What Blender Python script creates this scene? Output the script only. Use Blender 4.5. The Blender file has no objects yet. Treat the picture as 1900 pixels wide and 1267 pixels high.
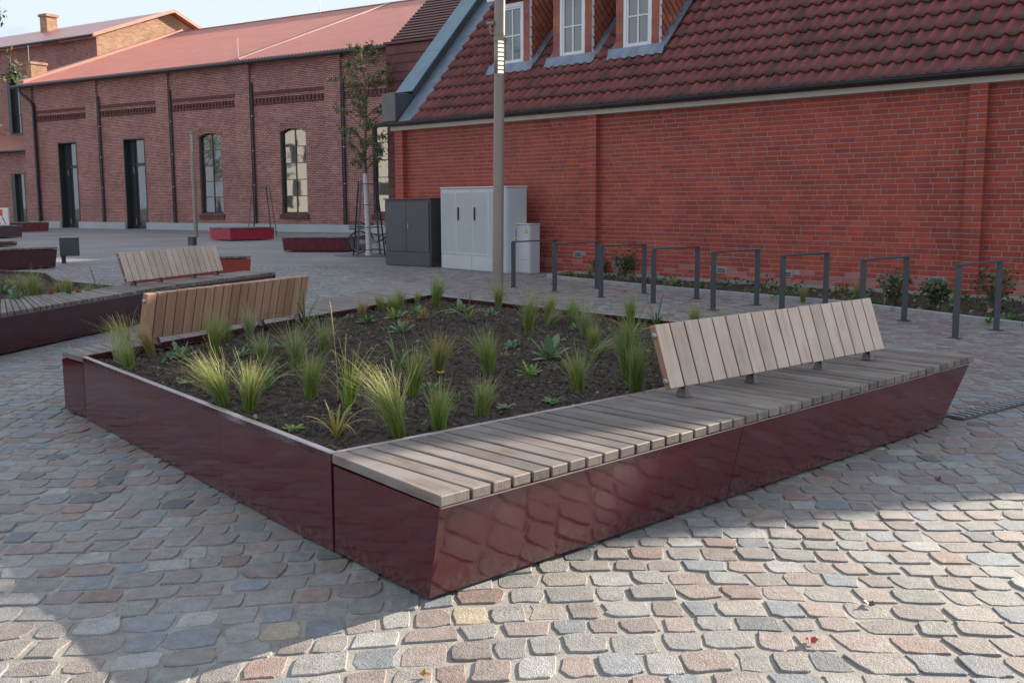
import bpy, math, random
from mathutils import Matrix, Vector, noise
random.seed(7)
PI = math.pi
scene = bpy.context.scene
COL = scene.collection

# ------------------------------------------------------------------ camera, sky, sun, exposure
F_PX, HORIZON, CAM_H, ROLL = 1920.0, 374.5, 1.5, 0.0042
th = math.atan((633.5 - HORIZON) / F_PX)
fw = Vector((0, math.cos(th), -math.sin(th))); up0 = Vector((0, math.sin(th), math.cos(th))); rt0 = Vector((1, 0, 0))
upv = up0 * math.cos(ROLL) + rt0 * math.sin(ROLL); rtv = rt0 * math.cos(ROLL) - up0 * math.sin(ROLL)
cam = bpy.data.cameras.new('camera'); cam.sensor_fit = 'HORIZONTAL'; cam.sensor_width = 36.0
cam.lens = 36.0 * F_PX / 1900.0; cam.clip_start = 0.05; cam.clip_end = 2000
camo = bpy.data.objects.new('camera', cam); COL.objects.link(camo)
camo.matrix_world = Matrix(((rtv.x, upv.x, -fw.x, 0), (rtv.y, upv.y, -fw.y, 0), (rtv.z, upv.z, -fw.z, CAM_H), (0, 0, 0, 1)))
scene.camera = camo

SUN_AZ, SUN_EL = 55.0, 21.0           # azimuth clockwise from the viewing direction (+Y)
world = bpy.data.worlds.new('World'); scene.world = world; world.use_nodes = True
wn = world.node_tree.nodes; wl = world.node_tree.links; wn.clear()
sky = wn.new('ShaderNodeTexSky'); sky.sky_type = 'NISHITA'; sky.sun_disc = False
sky.sun_elevation = math.radians(SUN_EL); sky.sun_rotation = math.radians(SUN_AZ)
sky.air_density = 1.0; sky.dust_density = 1.0; sky.ozone_density = 1.5
tc = wn.new('ShaderNodeTexCoord'); mp = wn.new('ShaderNodeMapping'); mp.inputs['Scale'].default_value = (1.0, 1.0, 3.0)
cn = wn.new('ShaderNodeTexNoise'); cn.inputs['Scale'].default_value = 2.2; cn.inputs['Detail'].default_value = 7; cn.inputs['Roughness'].default_value = 0.58
cr = wn.new('ShaderNodeValToRGB'); cr.color_ramp.elements[0].position = 0.28; cr.color_ramp.elements[1].position = 0.52
cm = wn.new('ShaderNodeMix'); cm.data_type = 'RGBA'; cm.inputs[7].default_value = (5.9, 6.6, 7.6, 1)
fac = wn.new('ShaderNodeMath'); fac.operation = 'MULTIPLY'; fac.inputs[1].default_value = 0.92
bg = wn.new('ShaderNodeBackground'); bg.inputs['Strength'].default_value = 0.060
out = wn.new('ShaderNodeOutputWorld')
wl.new(tc.outputs['Generated'], mp.inputs['Vector']); wl.new(mp.outputs['Vector'], cn.inputs['Vector'])
wl.new(cn.outputs['Fac'], cr.inputs['Fac']); wl.new(cr.outputs['Color'], fac.inputs[0])
wl.new(fac.outputs[0], cm.inputs[0]); wl.new(sky.outputs['Color'], cm.inputs[6]); wl.new(cm.outputs[2], bg.inputs['Color'])
wl.new(bg.outputs['Background'], out.inputs['Surface'])

sl = bpy.data.lights.new('sun', 'SUN'); sl.energy = 5.0; sl.angle = math.radians(0.55); sl.color = (1.0, 0.885, 0.73)
so = bpy.data.objects.new('sun', sl); COL.objects.link(so)
sd = Vector((math.sin(math.radians(SUN_AZ)) * math.cos(math.radians(SUN_EL)), math.cos(math.radians(SUN_AZ)) * math.cos(math.radians(SUN_EL)), math.sin(math.radians(SUN_EL))))
so.rotation_euler = sd.to_track_quat('Z', 'Y').to_euler(); so.location = (30, 20, 40)
vs = scene.view_settings; vs.view_transform = 'Standard'; vs.look = 'None'; vs.gamma = 1.0; vs.use_curve_mapping = False
vs.exposure = 1.30

# ------------------------------------------------------------------ helpers
WM = {}
def V(*a): return Vector(a)
def azv(a, l=1.0): a = math.radians(a); return Vector((math.sin(a) * l, math.cos(a) * l, 0))
def tag(o, label=None, cat=None, group=None, kind=None):
    if label: o['label'] = label
    if cat: o['category'] = cat
    if group: o['group'] = group
    if kind: o['kind'] = kind
    return o
def thing(name, label, cat, loc=(0, 0, 0), rz=0.0, group=None):
    o = bpy.data.objects.new(name, None); COL.objects.link(o); o.empty_display_size = 0.2
    o.location = loc; o.rotation_euler = (0, 0, rz)
    WM[o] = Matrix.Translation(Vector(loc)) @ Matrix.Rotation(rz, 4, 'Z')
    return tag(o, label, cat, group)
class MB:
    def __init__(s): s.v = []; s.f = []; s.c = []; s.col = (1, 1, 1)
    def add(s, vs, fs, col=None):
        n = len(s.v); s.v += [tuple(p) for p in vs]; s.f += [tuple(i + n for i in f) for f in fs]
        s.c += [col or s.col] * len(vs); return s
    def box(s, x0, x1, y0, y1, z0, z1, col=None):
        return s.add([(x0,y0,z0),(x1,y0,z0),(x1,y1,z0),(x0,y1,z0),(x0,y0,z1),(x1,y0,z1),(x1,y1,z1),(x0,y1,z1)],
                     [(0,3,2,1),(4,5,6,7),(0,1,5,4),(1,2,6,5),(2,3,7,6),(3,0,4,7)], col)
    def hexa(s, b, t, col=None):            # bottom quad, top quad (same winding, ccw from above)
        return s.add(list(b) + list(t), [(3,2,1,0),(4,5,6,7),(0,1,5,4),(1,2,6,5),(2,3,7,6),(3,0,4,7)], col)
    def prism(s, poly, z0, z1, col=None):
        n = len(poly); vs = [(p[0], p[1], z0) for p in poly] + [(p[0], p[1], z1) for p in poly]
        return s.add(vs, [tuple(range(n - 1, -1, -1)), tuple(range(n, 2 * n))] + [(i, (i + 1) % n, n + (i + 1) % n, n + i) for i in range(n)], col)
    def poly(s, pts, col=None): return s.add(pts, [tuple(range(len(pts)))], col)
    def bar(s, a, b, w, h, upd=(0, 0, 1), col=None):   # box along a-b, width w (side), height h (up)
        a = Vector(a); b = Vector(b); d = (b - a).normalized(); u = Vector(upd); sd_ = d.cross(u).normalized(); u = sd_.cross(d)
        o = [(-w/2, -h/2), (w/2, -h/2), (w/2, h/2), (-w/2, h/2)]
        vs = [a + sd_ * x + u * y for x, y in o] + [b + sd_ * x + u * y for x, y in o]
        return s.add(vs, [(0,1,2,3),(7,6,5,4),(0,4,5,1),(1,5,6,2),(2,6,7,3),(3,7,4,0)], col)
    def tube(s, pts, r, n=8, col=None, cap=True):
        pts = [Vector(p) for p in pts]; m = len(pts); rr = r if isinstance(r, (list, tuple)) else [r] * m
        vs = []
        for i, p in enumerate(pts):
            d = (pts[min(i + 1, m - 1)] - pts[max(i - 1, 0)]).normalized()
            a = d.cross(Vector((0, 0, 1)) if abs(d.z) < 0.9 else Vector((1, 0, 0))).normalized(); b = d.cross(a)
            for k in range(n):
                t = 2 * PI * k / n; vs.append(p + (a * math.cos(t) + b * math.sin(t)) * rr[i])
        fs = []
        for i in range(m - 1):
            for k in range(n): fs.append((i*n+k, (i+1)*n+k, (i+1)*n+(k+1)%n, i*n+(k+1)%n))
        if cap:                                  # caps get vertices of their own so that the shaft shades cleanly
            q = len(vs); vs += vs[:n] + vs[(m-1)*n:m*n]; fs += [tuple(range(q, q + n)), tuple(range(q + 2*n - 1, q + n - 1, -1))]
        return s.add(vs, fs, col)
    def mesh(s, name, mat, smooth=False):
        me = bpy.data.meshes.new(name); me.from_pydata(s.v, [], s.f)
        if any(c != (1, 1, 1) for c in s.c):
            at = me.color_attributes.new('tint', 'FLOAT_COLOR', 'POINT')
            fl = []
            for c in s.c: fl += [c[0], c[1], c[2], 1.0]
            at.data.foreach_set('color', fl)
        me.materials.append(mat)
        if smooth: me.polygons.foreach_set('use_smooth', [len(f) <= 4 for f in s.f])
        me.update(); return me
    def build(s, name, mat, parent=None, smooth=False, world=False, M=None, bevel=0.0, seg=1):
        return place(s.mesh(name, mat, smooth), name, parent, world, M, bevel, seg)
def place(me, name, parent=None, world=False, M=None, bevel=0.0, seg=1):
    o = bpy.data.objects.new(name, me); COL.objects.link(o)
    if M is not None: o.matrix_basis = M
    W = M.copy() if M is not None else Matrix.Identity(4)
    if parent is not None:
        o.parent = parent
        if world: o.matrix_parent_inverse = WM[parent].inverted()
        else: W = WM[parent] @ W
    WM[o] = W
    if bevel:
        b = o.modifiers.new('bevel', 'BEVEL'); b.width = bevel; b.segments = seg; b.limit_method = 'ANGLE'
    return o
def sub_empty(name, parent, M=None):
    o = bpy.data.objects.new(name, None); COL.objects.link(o); o.parent = parent
    if M is not None: o.matrix_basis = M
    WM[o] = WM[parent] @ (M if M is not None else Matrix.Identity(4)); return o
def copy_tree(o, parent=None):
    c = o.copy(); COL.objects.link(c); c.parent = parent
    for ch in list(o.children): copy_tree(ch, c)
    return c

# ------------------------------------------------------------------ materials
def nmat(name):
    m = bpy.data.materials.new(name); m.use_nodes = True; nt = m.node_tree; nt.nodes.clear()
    o = nt.nodes.new('ShaderNodeOutputMaterial'); p = nt.nodes.new('ShaderNodeBsdfPrincipled')
    nt.links.new(p.outputs[0], o.inputs[0]); return m, nt, p, o
def N(nt, t, **kw):
    n = nt.nodes.new(t)
    for k, v in kw.items():
        if k.startswith('i_'):
            key = k[2:]; key = int(key) if key.isdigit() else key.replace('_', ' ')
            n.inputs[key].default_value = v
        else: setattr(n, k, v)
    return n
def L(nt, a, b): nt.links.new(a, b)
def ramp(nt, src, stops):
    r = N(nt, 'ShaderNodeValToRGB'); e = r.color_ramp.elements
    while len(e) < len(stops): e.new(0.5)
    for x, (p, c) in zip(e, stops): x.position = p; x.color = (c[0], c[1], c[2], 1)
    L(nt, src, r.inputs['Fac']); return r.outputs['Color']
def mixc(nt, f, a, b, mode='MIX'):
    m = N(nt, 'ShaderNodeMix', data_type='RGBA', blend_type=mode)
    for s, k in ((f, 0), (a, 6), (b, 7)):
        if isinstance(s, bpy.types.NodeSocket): L(nt, s, m.inputs[k])
        elif k == 0: m.inputs[0].default_value = s
        else: m.inputs[k].default_value = (s[0], s[1], s[2], 1)
    return m.outputs[2]
def coords(nt, which='Object', scale=(1, 1, 1)):
    t = N(nt, 'ShaderNodeTexCoord'); m = N(nt, 'ShaderNodeMapping'); m.inputs['Scale'].default_value = scale
    if which == 'World':
        g = N(nt, 'ShaderNodeNewGeometry'); L(nt, g.outputs['Position'], m.inputs['Vector'])
    else: L(nt, t.outputs[which], m.inputs['Vector'])
    return m.outputs['Vector']
def noise_t(nt, vec, scale, detail=4, rough=0.55):
    n = N(nt, 'ShaderNodeTexNoise'); n.inputs['Scale'].default_value = scale; n.inputs['Detail'].default_value = detail; n.inputs['Roughness'].default_value = rough
    L(nt, vec, n.inputs['Vector']); return n.outputs['Fac']
def bump(nt, p, h, strength=0.3, dist=0.01):
    b = N(nt, 'ShaderNodeBump'); b.inputs['Strength'].default_value = strength; b.inputs['Distance'].default_value = dist
    L(nt, h, b.inputs['Height']); L(nt, b.outputs['Normal'], p.inputs['Normal']); return b
def plain(name, col, rough=0.5, metal=0.0, var=0.12, scale=3.0, bumpd=0.0, coat=0.0, spec=0.5):
    m, nt, p, o = nmat(name); vec = coords(nt, 'Object'); n = noise_t(nt, vec, scale, 5)
    c = ramp(nt, n, [(0.3, tuple(x * (1 - var) for x in col)), (0.7, tuple(min(1, x * (1 + var)) for x in col))])
    L(nt, c, p.inputs['Base Color']); p.inputs['Metallic'].default_value = metal
    r2 = noise_t(nt, vec, scale * 4, 3); mr = N(nt, 'ShaderNodeMapRange'); mr.inputs[3].default_value = max(0.02, rough - 0.08); mr.inputs[4].default_value = min(1, rough + 0.08)
    L(nt, r2, mr.inputs[0]); L(nt, mr.outputs[0], p.inputs['Roughness']); p.inputs['Coat Weight'].default_value = coat; p.inputs['Specular IOR Level'].default_value = spec
    if bumpd: bump(nt, p, noise_t(nt, vec, scale * 12, 4), 0.4, bumpd)
    return m
def tinted(name, rough=0.7, speck=0.25, sscale=160.0, mscale=9.0, mvar=0.2, bs=0.35, bd=0.004, spec=0.5, transl=0.0, use='World', streak=False):
    m, nt, p, o = nmat(name); a = N(nt, 'ShaderNodeAttribute', attribute_name='tint'); vec = coords(nt, use)
    n1 = noise_t(nt, vec, sscale, 2, 0.6); n2 = noise_t(nt, vec, mscale, 4)
    k1 = ramp(nt, n1, [(0.3, (1 - speck,) * 3), (0.7, (1 + speck * 0.8,) * 3)]); k2 = ramp(nt, n2, [(0.3, (1 - mvar,) * 3), (0.7, (1 + mvar * 0.8,) * 3)])
    c = mixc(nt, 1.0, a.outputs['Color'], k1, 'MULTIPLY'); c = mixc(nt, 1.0, c, k2, 'MULTIPLY')
    if streak:
        c = mixc(nt, 1.0, c, ramp(nt, noise_t(nt, coords(nt, 'World', (2.2, 2.2, 0.28)), 1.6, 6, 0.6), [(0.34, (0.89, 0.88, 0.88)), (0.62, (1.05,) * 3)]), 'MULTIPLY')
    L(nt, c, p.inputs['Base Color']); p.inputs['Roughness'].default_value = rough; p.inputs['Specular IOR Level'].default_value = spec
    if bs: 
        b2 = N(nt, 'ShaderNodeMath', operation='ADD'); L(nt, n1, b2.inputs[0]); L(nt, noise_t(nt, vec, mscale * 4, 4), b2.inputs[1]); bump(nt, p, b2.outputs[0], bs, bd)
    if transl:
        t = N(nt, 'ShaderNodeBsdfTranslucent'); L(nt, c, t.inputs['Color']); mx = N(nt, 'ShaderNodeMixShader'); mx.inputs[0].default_value = transl
        L(nt, p.outputs[0], mx.inputs[1]); L(nt, t.outputs[0], mx.inputs[2]); L(nt, mx.outputs[0], o.inputs[0])
    return m
def wood(name, c1, c2, grain=60.0, rough=0.65, silver=None, rnd=0.35):
    m, nt, p, o = nmat(name); oi = N(nt, 'ShaderNodeObjectInfo')
    t = N(nt, 'ShaderNodeTexCoord'); ad = N(nt, 'ShaderNodeVectorMath', operation='ADD'); sc = N(nt, 'ShaderNodeVectorMath', operation='SCALE')
    cx = N(nt, 'ShaderNodeCombineXYZ'); L(nt, oi.outputs['Random'], cx.inputs[0]); L(nt, oi.outputs['Random'], cx.inputs[1]); L(nt, oi.outputs['Random'], cx.inputs[2])
    L(nt, cx.outputs[0], sc.inputs[0]); sc.inputs['Scale'].default_value = 37.0
    L(nt, t.outputs['Object'], ad.inputs[0]); L(nt, sc.outputs[0], ad.inputs[1])
    mp_ = N(nt, 'ShaderNodeMapping'); mp_.inputs['Scale'].default_value = (1.3, 14, 14); L(nt, ad.outputs[0], mp_.inputs['Vector'])
    n1 = noise_t(nt, mp_.outputs['Vector'], 2.2, 6, 0.6)
    w = N(nt, 'ShaderNodeTexWave', wave_type='BANDS', bands_direction='Y'); w.inputs['Scale'].default_value = grain / 9.0; w.inputs['Distortion'].default_value = 5.0; w.inputs['Detail'].default_value = 2.0; w.inputs['Detail Scale'].default_value = 0.6
    mw = N(nt, 'ShaderNodeMapping'); mw.inputs['Scale'].default_value = (0.5, 3.0, 3.0); L(nt, ad.outputs[0], mw.inputs['Vector']); L(nt, mw.outputs['Vector'], w.inputs['Vector'])
    f = N(nt, 'ShaderNodeMath', operation='MULTIPLY_ADD'); L(nt, w.outputs['Fac'], f.inputs[0]); f.inputs[1].default_value = 0.13; L(nt, n1, f.inputs[2])
    c = ramp(nt, f.outputs[0], [(0.36, c1), (0.74, c2)])
    if silver:
        n3 = noise_t(nt, ad.outputs[0], 5.0, 5); c = mixc(nt, ramp(nt, n3, [(0.42, (0, 0, 0)), (0.62, (1, 1, 1))]), c, silver)
    hv = N(nt, 'ShaderNodeHueSaturation'); mr = N(nt, 'ShaderNodeMapRange'); mr.inputs[3].default_value = 1 - rnd; mr.inputs[4].default_value = 1 + rnd * 0.6
    L(nt, oi.outputs['Random'], mr.inputs[0]); L(nt, mr.outputs[0], hv.inputs['Value']); L(nt, c, hv.inputs['Color'])
    L(nt, hv.outputs['Color'], p.inputs['Base Color']); p.inputs['Roughness'].default_value = rough
    bump(nt, p, f.outputs[0], 0.35, 0.003); return m
def steel_paint(name, col, rough=0.16, var=0.06, dust=False):
    m, nt, p, o = nmat(name); vec = coords(nt, 'World'); n = noise_t(nt, vec, 2.5, 6)
    c = ramp(nt, n, [(0.3, tuple(x * (1 - var) for x in col)), (0.7, tuple(x * (1 + var) for x in col))])
    sp = noise_t(nt, vec, 190.0, 1, 0.4); du = ramp(nt, sp, [(0.77, (0, 0, 0)), (0.82, (1, 1, 1))])
    if dust:
        c = mixc(nt, du, c, (0.30, 0.24, 0.22))
        sx = N(nt, 'ShaderNodeSeparateXYZ'); L(nt, vec, sx.inputs[0]); mz = N(nt, 'ShaderNodeMapRange'); mz.inputs[1].default_value = 0.0; mz.inputs[2].default_value = 0.13; mz.inputs[3].default_value = 0.75; mz.inputs[4].default_value = 0.0
        L(nt, sx.outputs['Z'], mz.inputs[0]); ds = ramp(nt, noise_t(nt, vec, 26.0, 6, 0.7), [(0.42, (0, 0, 0)), (0.72, (1, 1, 1))])
        c = mixc(nt, mixc(nt, 1.0, mz.outputs[0], ds, 'MULTIPLY'), c, (0.17, 0.13, 0.115))
    L(nt, c, p.inputs['Base Color'])
    n2 = noise_t(nt, coords(nt, 'World', (1, 1, 0.35)), 9.0, 6, 0.65); mr = N(nt, 'ShaderNodeMapRange'); mr.inputs[1].default_value = 0.3; mr.inputs[2].default_value = 0.75; mr.inputs[3].default_value = rough * 0.45; mr.inputs[4].default_value = rough * 1.3
    L(nt, n2, mr.inputs[0]); L(nt, mr.outputs[0], p.inputs['Roughness']); p.inputs['Specular IOR Level'].default_value = 0.78
    return m
def brick_tex(name, c1, c2, mort, bw=0.25, bh=0.083, joint=0.012, var=0.3, rough=0.85):
    m, nt, p, o = nmat(name); t = N(nt, 'ShaderNodeTexCoord'); s = N(nt, 'ShaderNodeSeparateXYZ'); L(nt, t.outputs['Object'], s.inputs[0])
    xy = N(nt, 'ShaderNodeMath', operation='ADD'); L(nt, s.outputs['X'], xy.inputs[0]); L(nt, s.outputs['Y'], xy.inputs[1])
    cb = N(nt, 'ShaderNodeCombineXYZ'); L(nt, xy.outputs[0], cb.inputs['X']); L(nt, s.outputs['Z'], cb.inputs['Y'])
    b = N(nt, 'ShaderNodeTexBrick'); L(nt, cb.outputs[0], b.inputs['Vector']); b.inputs['Scale'].default_value = 1.0
    b.inputs['Brick Width'].default_value = bw; b.inputs['Row Height'].default_value = bh; b.inputs['Mortar Size'].default_value = joint; b.inputs['Mortar Smooth'].default_value = 0.1
    b.inputs['Color1'].default_value = (*c1, 1); b.inputs['Color2'].default_value = (*c2, 1); b.inputs['Mortar'].default_value = (*mort, 1); b.inputs['Bias'].default_value = 0.0
    vec = coords(nt, 'Object'); n = noise_t(nt, vec, 0.55, 6, 0.62); k = ramp(nt, n, [(0.3, (1 - var,) * 3), (0.7, (1 + var,) * 3)])
    c = mixc(nt, 1.0, b.outputs['Color'], k, 'MULTIPLY')
    wn_ = N(nt, 'ShaderNodeTexVoronoi'); wn_.inputs['Scale'].default_value = 1.0; mpv = N(nt, 'ShaderNodeMapping'); mpv.inputs['Scale'].default_value = (1 / bw, 1 / bh, 1); L(nt, cb.outputs[0], mpv.inputs['Vector']); L(nt, mpv.outputs['Vector'], wn_.inputs['Vector'])
    k2 = N(nt, 'ShaderNodeMapRange'); L(nt, wn_.outputs['Color'], k2.inputs[0]); k2.inputs[3].default_value = 0.72; k2.inputs[4].default_value = 1.25
    c = mixc(nt, 1.0, c, k2.outputs[0], 'MULTIPLY')
    L(nt, c, p.inputs['Base Color']); p.inputs['Roughness'].default_value = rough
    bump(nt, p, b.outputs['Fac'], 0.5, -0.01); return m

M = {}
M['stone'] = tinted('cobble_stone', rough=0.66, speck=0.36, sscale=210.0, mscale=17.0, mvar=0.2, bs=0.75, bd=0.006, spec=0.45)
M['joint'] = plain('joint_sand', (0.27, 0.25, 0.225), 0.9, var=0.3, scale=7.0, bumpd=0.01)
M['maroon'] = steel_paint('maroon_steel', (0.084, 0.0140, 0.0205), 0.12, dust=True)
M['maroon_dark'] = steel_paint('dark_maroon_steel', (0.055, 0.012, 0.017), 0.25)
M['crimson'] = steel_paint('crimson_steel', (0.36, 0.014, 0.045), 0.3)
M['wine'] = steel_paint('wine_steel', (0.12, 0.010, 0.018), 0.3)
M['orange_red'] = steel_paint('orange_red_steel', (0.30, 0.040, 0.018), 0.25)
M['brown_steel'] = steel_paint('brown_steel', (0.085, 0.050, 0.050), 0.3)
M['rim'] = plain('steel_rim', (0.40, 0.33, 0.34), 0.28, metal=0.55, var=0.2, scale=6)
M['black'] = plain('shadow_gap_black', (0.012, 0.011, 0.012), 0.7)
M['seat_wood'] = wood('weathered_larch', (0.095, 0.070, 0.058), (0.235, 0.185, 0.16), silver=(0.20, 0.175, 0.16))
M['back_wood'] = wood('pale_larch', (0.44, 0.32, 0.25), (0.62, 0.49, 0.40), silver=(0.57, 0.465, 0.39), rnd=0.14)
M['warm_wood'] = wood('warm_larch', (0.35, 0.185, 0.115), (0.50, 0.31, 0.205), rnd=0.2)
M['side_wood'] = wood('sawn_larch_edge', (0.22, 0.105, 0.06), (0.36, 0.19, 0.115), rnd=0.1)
M['soil'] = plain('bark_mulch_soil', (0.045, 0.030, 0.022), 0.95, var=0.5, scale=30.0, bumpd=0.02)
M['chip'] = tinted('mulch_chips', rough=0.9, speck=0.2, bs=0.0)
M['grass'] = tinted('grass_blades', rough=0.5, speck=0.0, mvar=0.1, bs=0.0, transl=0.5)
M['leaf'] = tinted('leaves', rough=0.45, speck=0.05, sscale=60, mvar=0.15, bs=0.2, bd=0.003, transl=0.25)
M['bark'] = plain('bark', (0.16, 0.13, 0.10), 0.9, var=0.3, scale=14, bumpd=0.006)
M['limewash'] = plain('white_trunk_paint', (0.62, 0.60, 0.58), 0.8, var=0.12, scale=14, bumpd=0.004)
M['anthracite'] = plain('anthracite_steel', (0.055, 0.060, 0.070), 0.45, var=0.08)
M['cab_dark'] = plain('dark_grey_cabinet_paint', (0.060, 0.065, 0.075), 0.5, var=0.08, scale=1.5)
M['cab_light'] = plain('light_grey_cabinet_plastic', (0.50, 0.52, 0.53), 0.55, var=0.05, scale=1.2)
M['bronze'] = plain('bronze_grey_lamp_paint', (0.27, 0.22, 0.185), 0.42, var=0.05, metal=0.15)
M['galv'] = plain('galvanised_steel', (0.35, 0.36, 0.37), 0.45, metal=0.6, var=0.15, scale=12)
M['brick'] = tinted('red_brick', streak=True, rough=0.75, speck=0.10, sscale=90, mscale=0.9, mvar=0.14, bs=0.3, bd=0.003)
M['mortar'] = plain('grey_mortar', (0.31, 0.275, 0.265), 0.9, var=0.15, scale=6, bumpd=0.004)
M['brick_plain'] = brick_tex('red_brickwork', (0.30, 0.055, 0.035), (0.24, 0.045, 0.035), (0.27, 0.24, 0.23))
M['old_brick'] = brick_tex('old_brickwork', (0.275, 0.070, 0.055), (0.175, 0.050, 0.048), (0.42, 0.295, 0.265), 0.27, 0.088, 0.015, 0.20)
M['gable_brick'] = brick_tex('ochre_brickwork', (0.40, 0.21, 0.11), (0.32, 0.15, 0.08), (0.42, 0.33, 0.25), 0.27, 0.088, 0.012, 0.25)
M['old_brick_dk'] = plain('dark_moulded_brick', (0.115, 0.040, 0.036), 0.85, var=0.3, scale=5)
M['plinth'] = plain('painted_plinth', (0.36, 0.40, 0.43), 0.7, var=0.08, scale=1.0)
M['corr'] = plain('red_corrugated_sheet', (0.48, 0.185, 0.145), 0.33, var=0.08, scale=0.8, spec=0.6)
M['flash_red'] = plain('pale_red_flashing', (0.50, 0.26, 0.20), 0.35, var=0.06, scale=0.8)
M['gutter'] = plain('black_zinc_gutter', (0.035, 0.038, 0.042), 0.4, metal=0.3, var=0.15)
M['fascia'] = plain('cream_fascia_board', (0.55, 0.50, 0.43), 0.6, var=0.08)
M['white'] = plain('white_window_paint', (0.72, 0.73, 0.75), 0.4, var=0.03)
M['dark_frame'] = plain('dark_window_steel', (0.028, 0.034, 0.036), 0.4)
M['lead'] = plain('lead_flashing', (0.20, 0.235, 0.29), 0.45, metal=0.35, var=0.22, scale=4, bumpd=0.01)
M['zinc'] = plain('patinated_zinc', (0.14, 0.215, 0.26), 0.38, metal=0.55, var=0.16, scale=2.2)
M['zinc_dark'] = plain('dark_zinc_box', (0.105, 0.115, 0.12), 0.42, metal=0.4, var=0.15, scale=3)
M['tile'] = tinted('clay_pantile', rough=0.72, speck=0.22, sscale=120, mscale=3.0, mvar=0.28, bs=0.5, bd=0.006)
M['scale_tile'] = tinted('clay_scale_tile', rough=0.6, speck=0.1, sscale=60, mscale=3, mvar=0.15, bs=0.2, bd=0.003)
M['shingle'] = tinted('rust_clay_cladding', rough=0.65, speck=0.1, sscale=40, mscale=2, mvar=0.15, bs=0.2, bd=0.003)
M['louvre'] = plain('brown_red_louvre', (0.125, 0.048, 0.043), 0.5, var=0.1)
M['yellow'] = plain('yellow_plastic', (0.75, 0.62, 0.05), 0.5)
M['red_sign'] = plain('red_reflector', (0.55, 0.01, 0.02), 0.4)
M['barrier'] = plain('white_barrier_plastic', (0.62, 0.62, 0.62), 0.5, var=0.06)
M['rubber'] = plain('black_rubber', (0.018, 0.018, 0.019), 0.6)
M['bike_paint'] = plain('dark_violet_bike_paint', (0.035, 0.020, 0.040), 0.25)
M['kerb'] = plain('grey_kerb', (0.30, 0.30, 0.29), 0.85, var=0.15, scale=8, bumpd=0.004)
M['slot'] = plain('channel_cast_iron', (0.085, 0.09, 0.10), 0.6, metal=0.3, var=0.3, scale=20)
M['pale_render'] = plain('pale_render', (0.62, 0.60, 0.56), 0.8, var=0.06)
def glass_mat():
    m, nt, p, o = nmat('window_glass'); p.inputs['Base Color'].default_value = (0.045, 0.055, 0.055, 1); p.inputs['Roughness'].default_value = 0.03
    p.inputs['IOR'].default_value = 2.1; p.inputs['Specular IOR Level'].default_value = 0.6
    bump(nt, p, noise_t(nt, coords(nt, 'Object'), 0.9, 2), 0.05, 0.05); return m
M['glass'] = glass_mat()
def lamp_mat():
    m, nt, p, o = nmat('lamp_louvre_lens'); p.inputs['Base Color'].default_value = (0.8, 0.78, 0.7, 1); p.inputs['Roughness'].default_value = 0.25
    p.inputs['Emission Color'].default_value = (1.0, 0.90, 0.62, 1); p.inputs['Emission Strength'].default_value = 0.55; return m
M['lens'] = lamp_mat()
def far_paving():
    m, nt, p, o = nmat('far_paving'); vec = coords(nt, 'World'); b = N(nt, 'ShaderNodeTexBrick')
    dn = N(nt, 'ShaderNodeTexNoise'); dn.inputs['Scale'].default_value = 0.6; L(nt, vec, dn.inputs['Vector']); va = N(nt, 'ShaderNodeVectorMath', operation='MULTIPLY_ADD')
    L(nt, dn.outputs['Color'], va.inputs[0]); va.inputs[1].default_value = (0.12, 0.45, 0); L(nt, vec, va.inputs[2]); L(nt, va.outputs[0], b.inputs['Vector'])
    b.inputs['Scale'].default_value = 1; b.inputs['Brick Width'].default_value = 0.26; b.inputs['Row Height'].default_value = 0.21; b.inputs['Mortar Size'].default_value = 0.022
    b.inputs['Color1'].default_value = (0.25, 0.255, 0.27, 1); b.inputs['Color2'].default_value = (0.30, 0.245, 0.23, 1); b.inputs['Mortar'].default_value = (0.13, 0.125, 0.12, 1)
    n = noise_t(nt, vec, 0.35, 5); c = mixc(nt, 1.0, b.outputs['Color'], ramp(nt, n, [(0.3, (0.72,) * 3), (0.7, (1.12,) * 3)]), 'MULTIPLY')
    L(nt, c, p.inputs['Base Color']); p.inputs['Roughness'].default_value = 0.7; bump(nt, p, b.outputs['Fac'], 0.5, -0.012); return m
M['far_paving'] = far_paving()
M['ground'] = plain('asphalt_ground', (0.10, 0.10, 0.10), 0.9, var=0.2, scale=0.5)

# ------------------------------------------------------------------ ground, pavement
def inside(p, poly):
    x, y = p[0], p[1]; r = False; n = len(poly); j = n - 1
    for i in range(n):
        xi, yi = poly[i][0], poly[i][1]; xj, yj = poly[j][0], poly[j][1]
        if (yi > y) != (yj > y) and x < (xj - xi) * (y - yi) / (yj - yi) + xi: r = not r
        j = i
    return r
def shrink(poly, d):
    cx = sum(p[0] for p in poly) / len(poly); cy = sum(p[1] for p in poly) / len(poly); o = []
    for p in poly:
        v = Vector((p[0] - cx, p[1] - cy)); l = v.length; v = v * max(0, (l - d) / l); o.append((cx + v.x, cy + v.y))
    return o
# planter one, outline at rim height and at the ground
PN, PL, PB, PR = V(-0.775, 4.303, 0), V(-2.985, 7.12, 0), V(-0.923, 11.81, 0), V(2.76, 7.55, 0)
F0, F1 = V(-0.267, 3.649, 0), V(3.174, 7.025, 0)
G0, G1 = V(-0.316, 3.745, 0), V(2.86, 6.76, 0)
LE, BO = V(-3.265, 7.42, 0), V(-1.669, 12.812, 0)
FOOT1 = [PN, G0, G1, V(2.65, 7.35, 0), PB, V(-1.6, 12.7, 0), LE]
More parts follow.
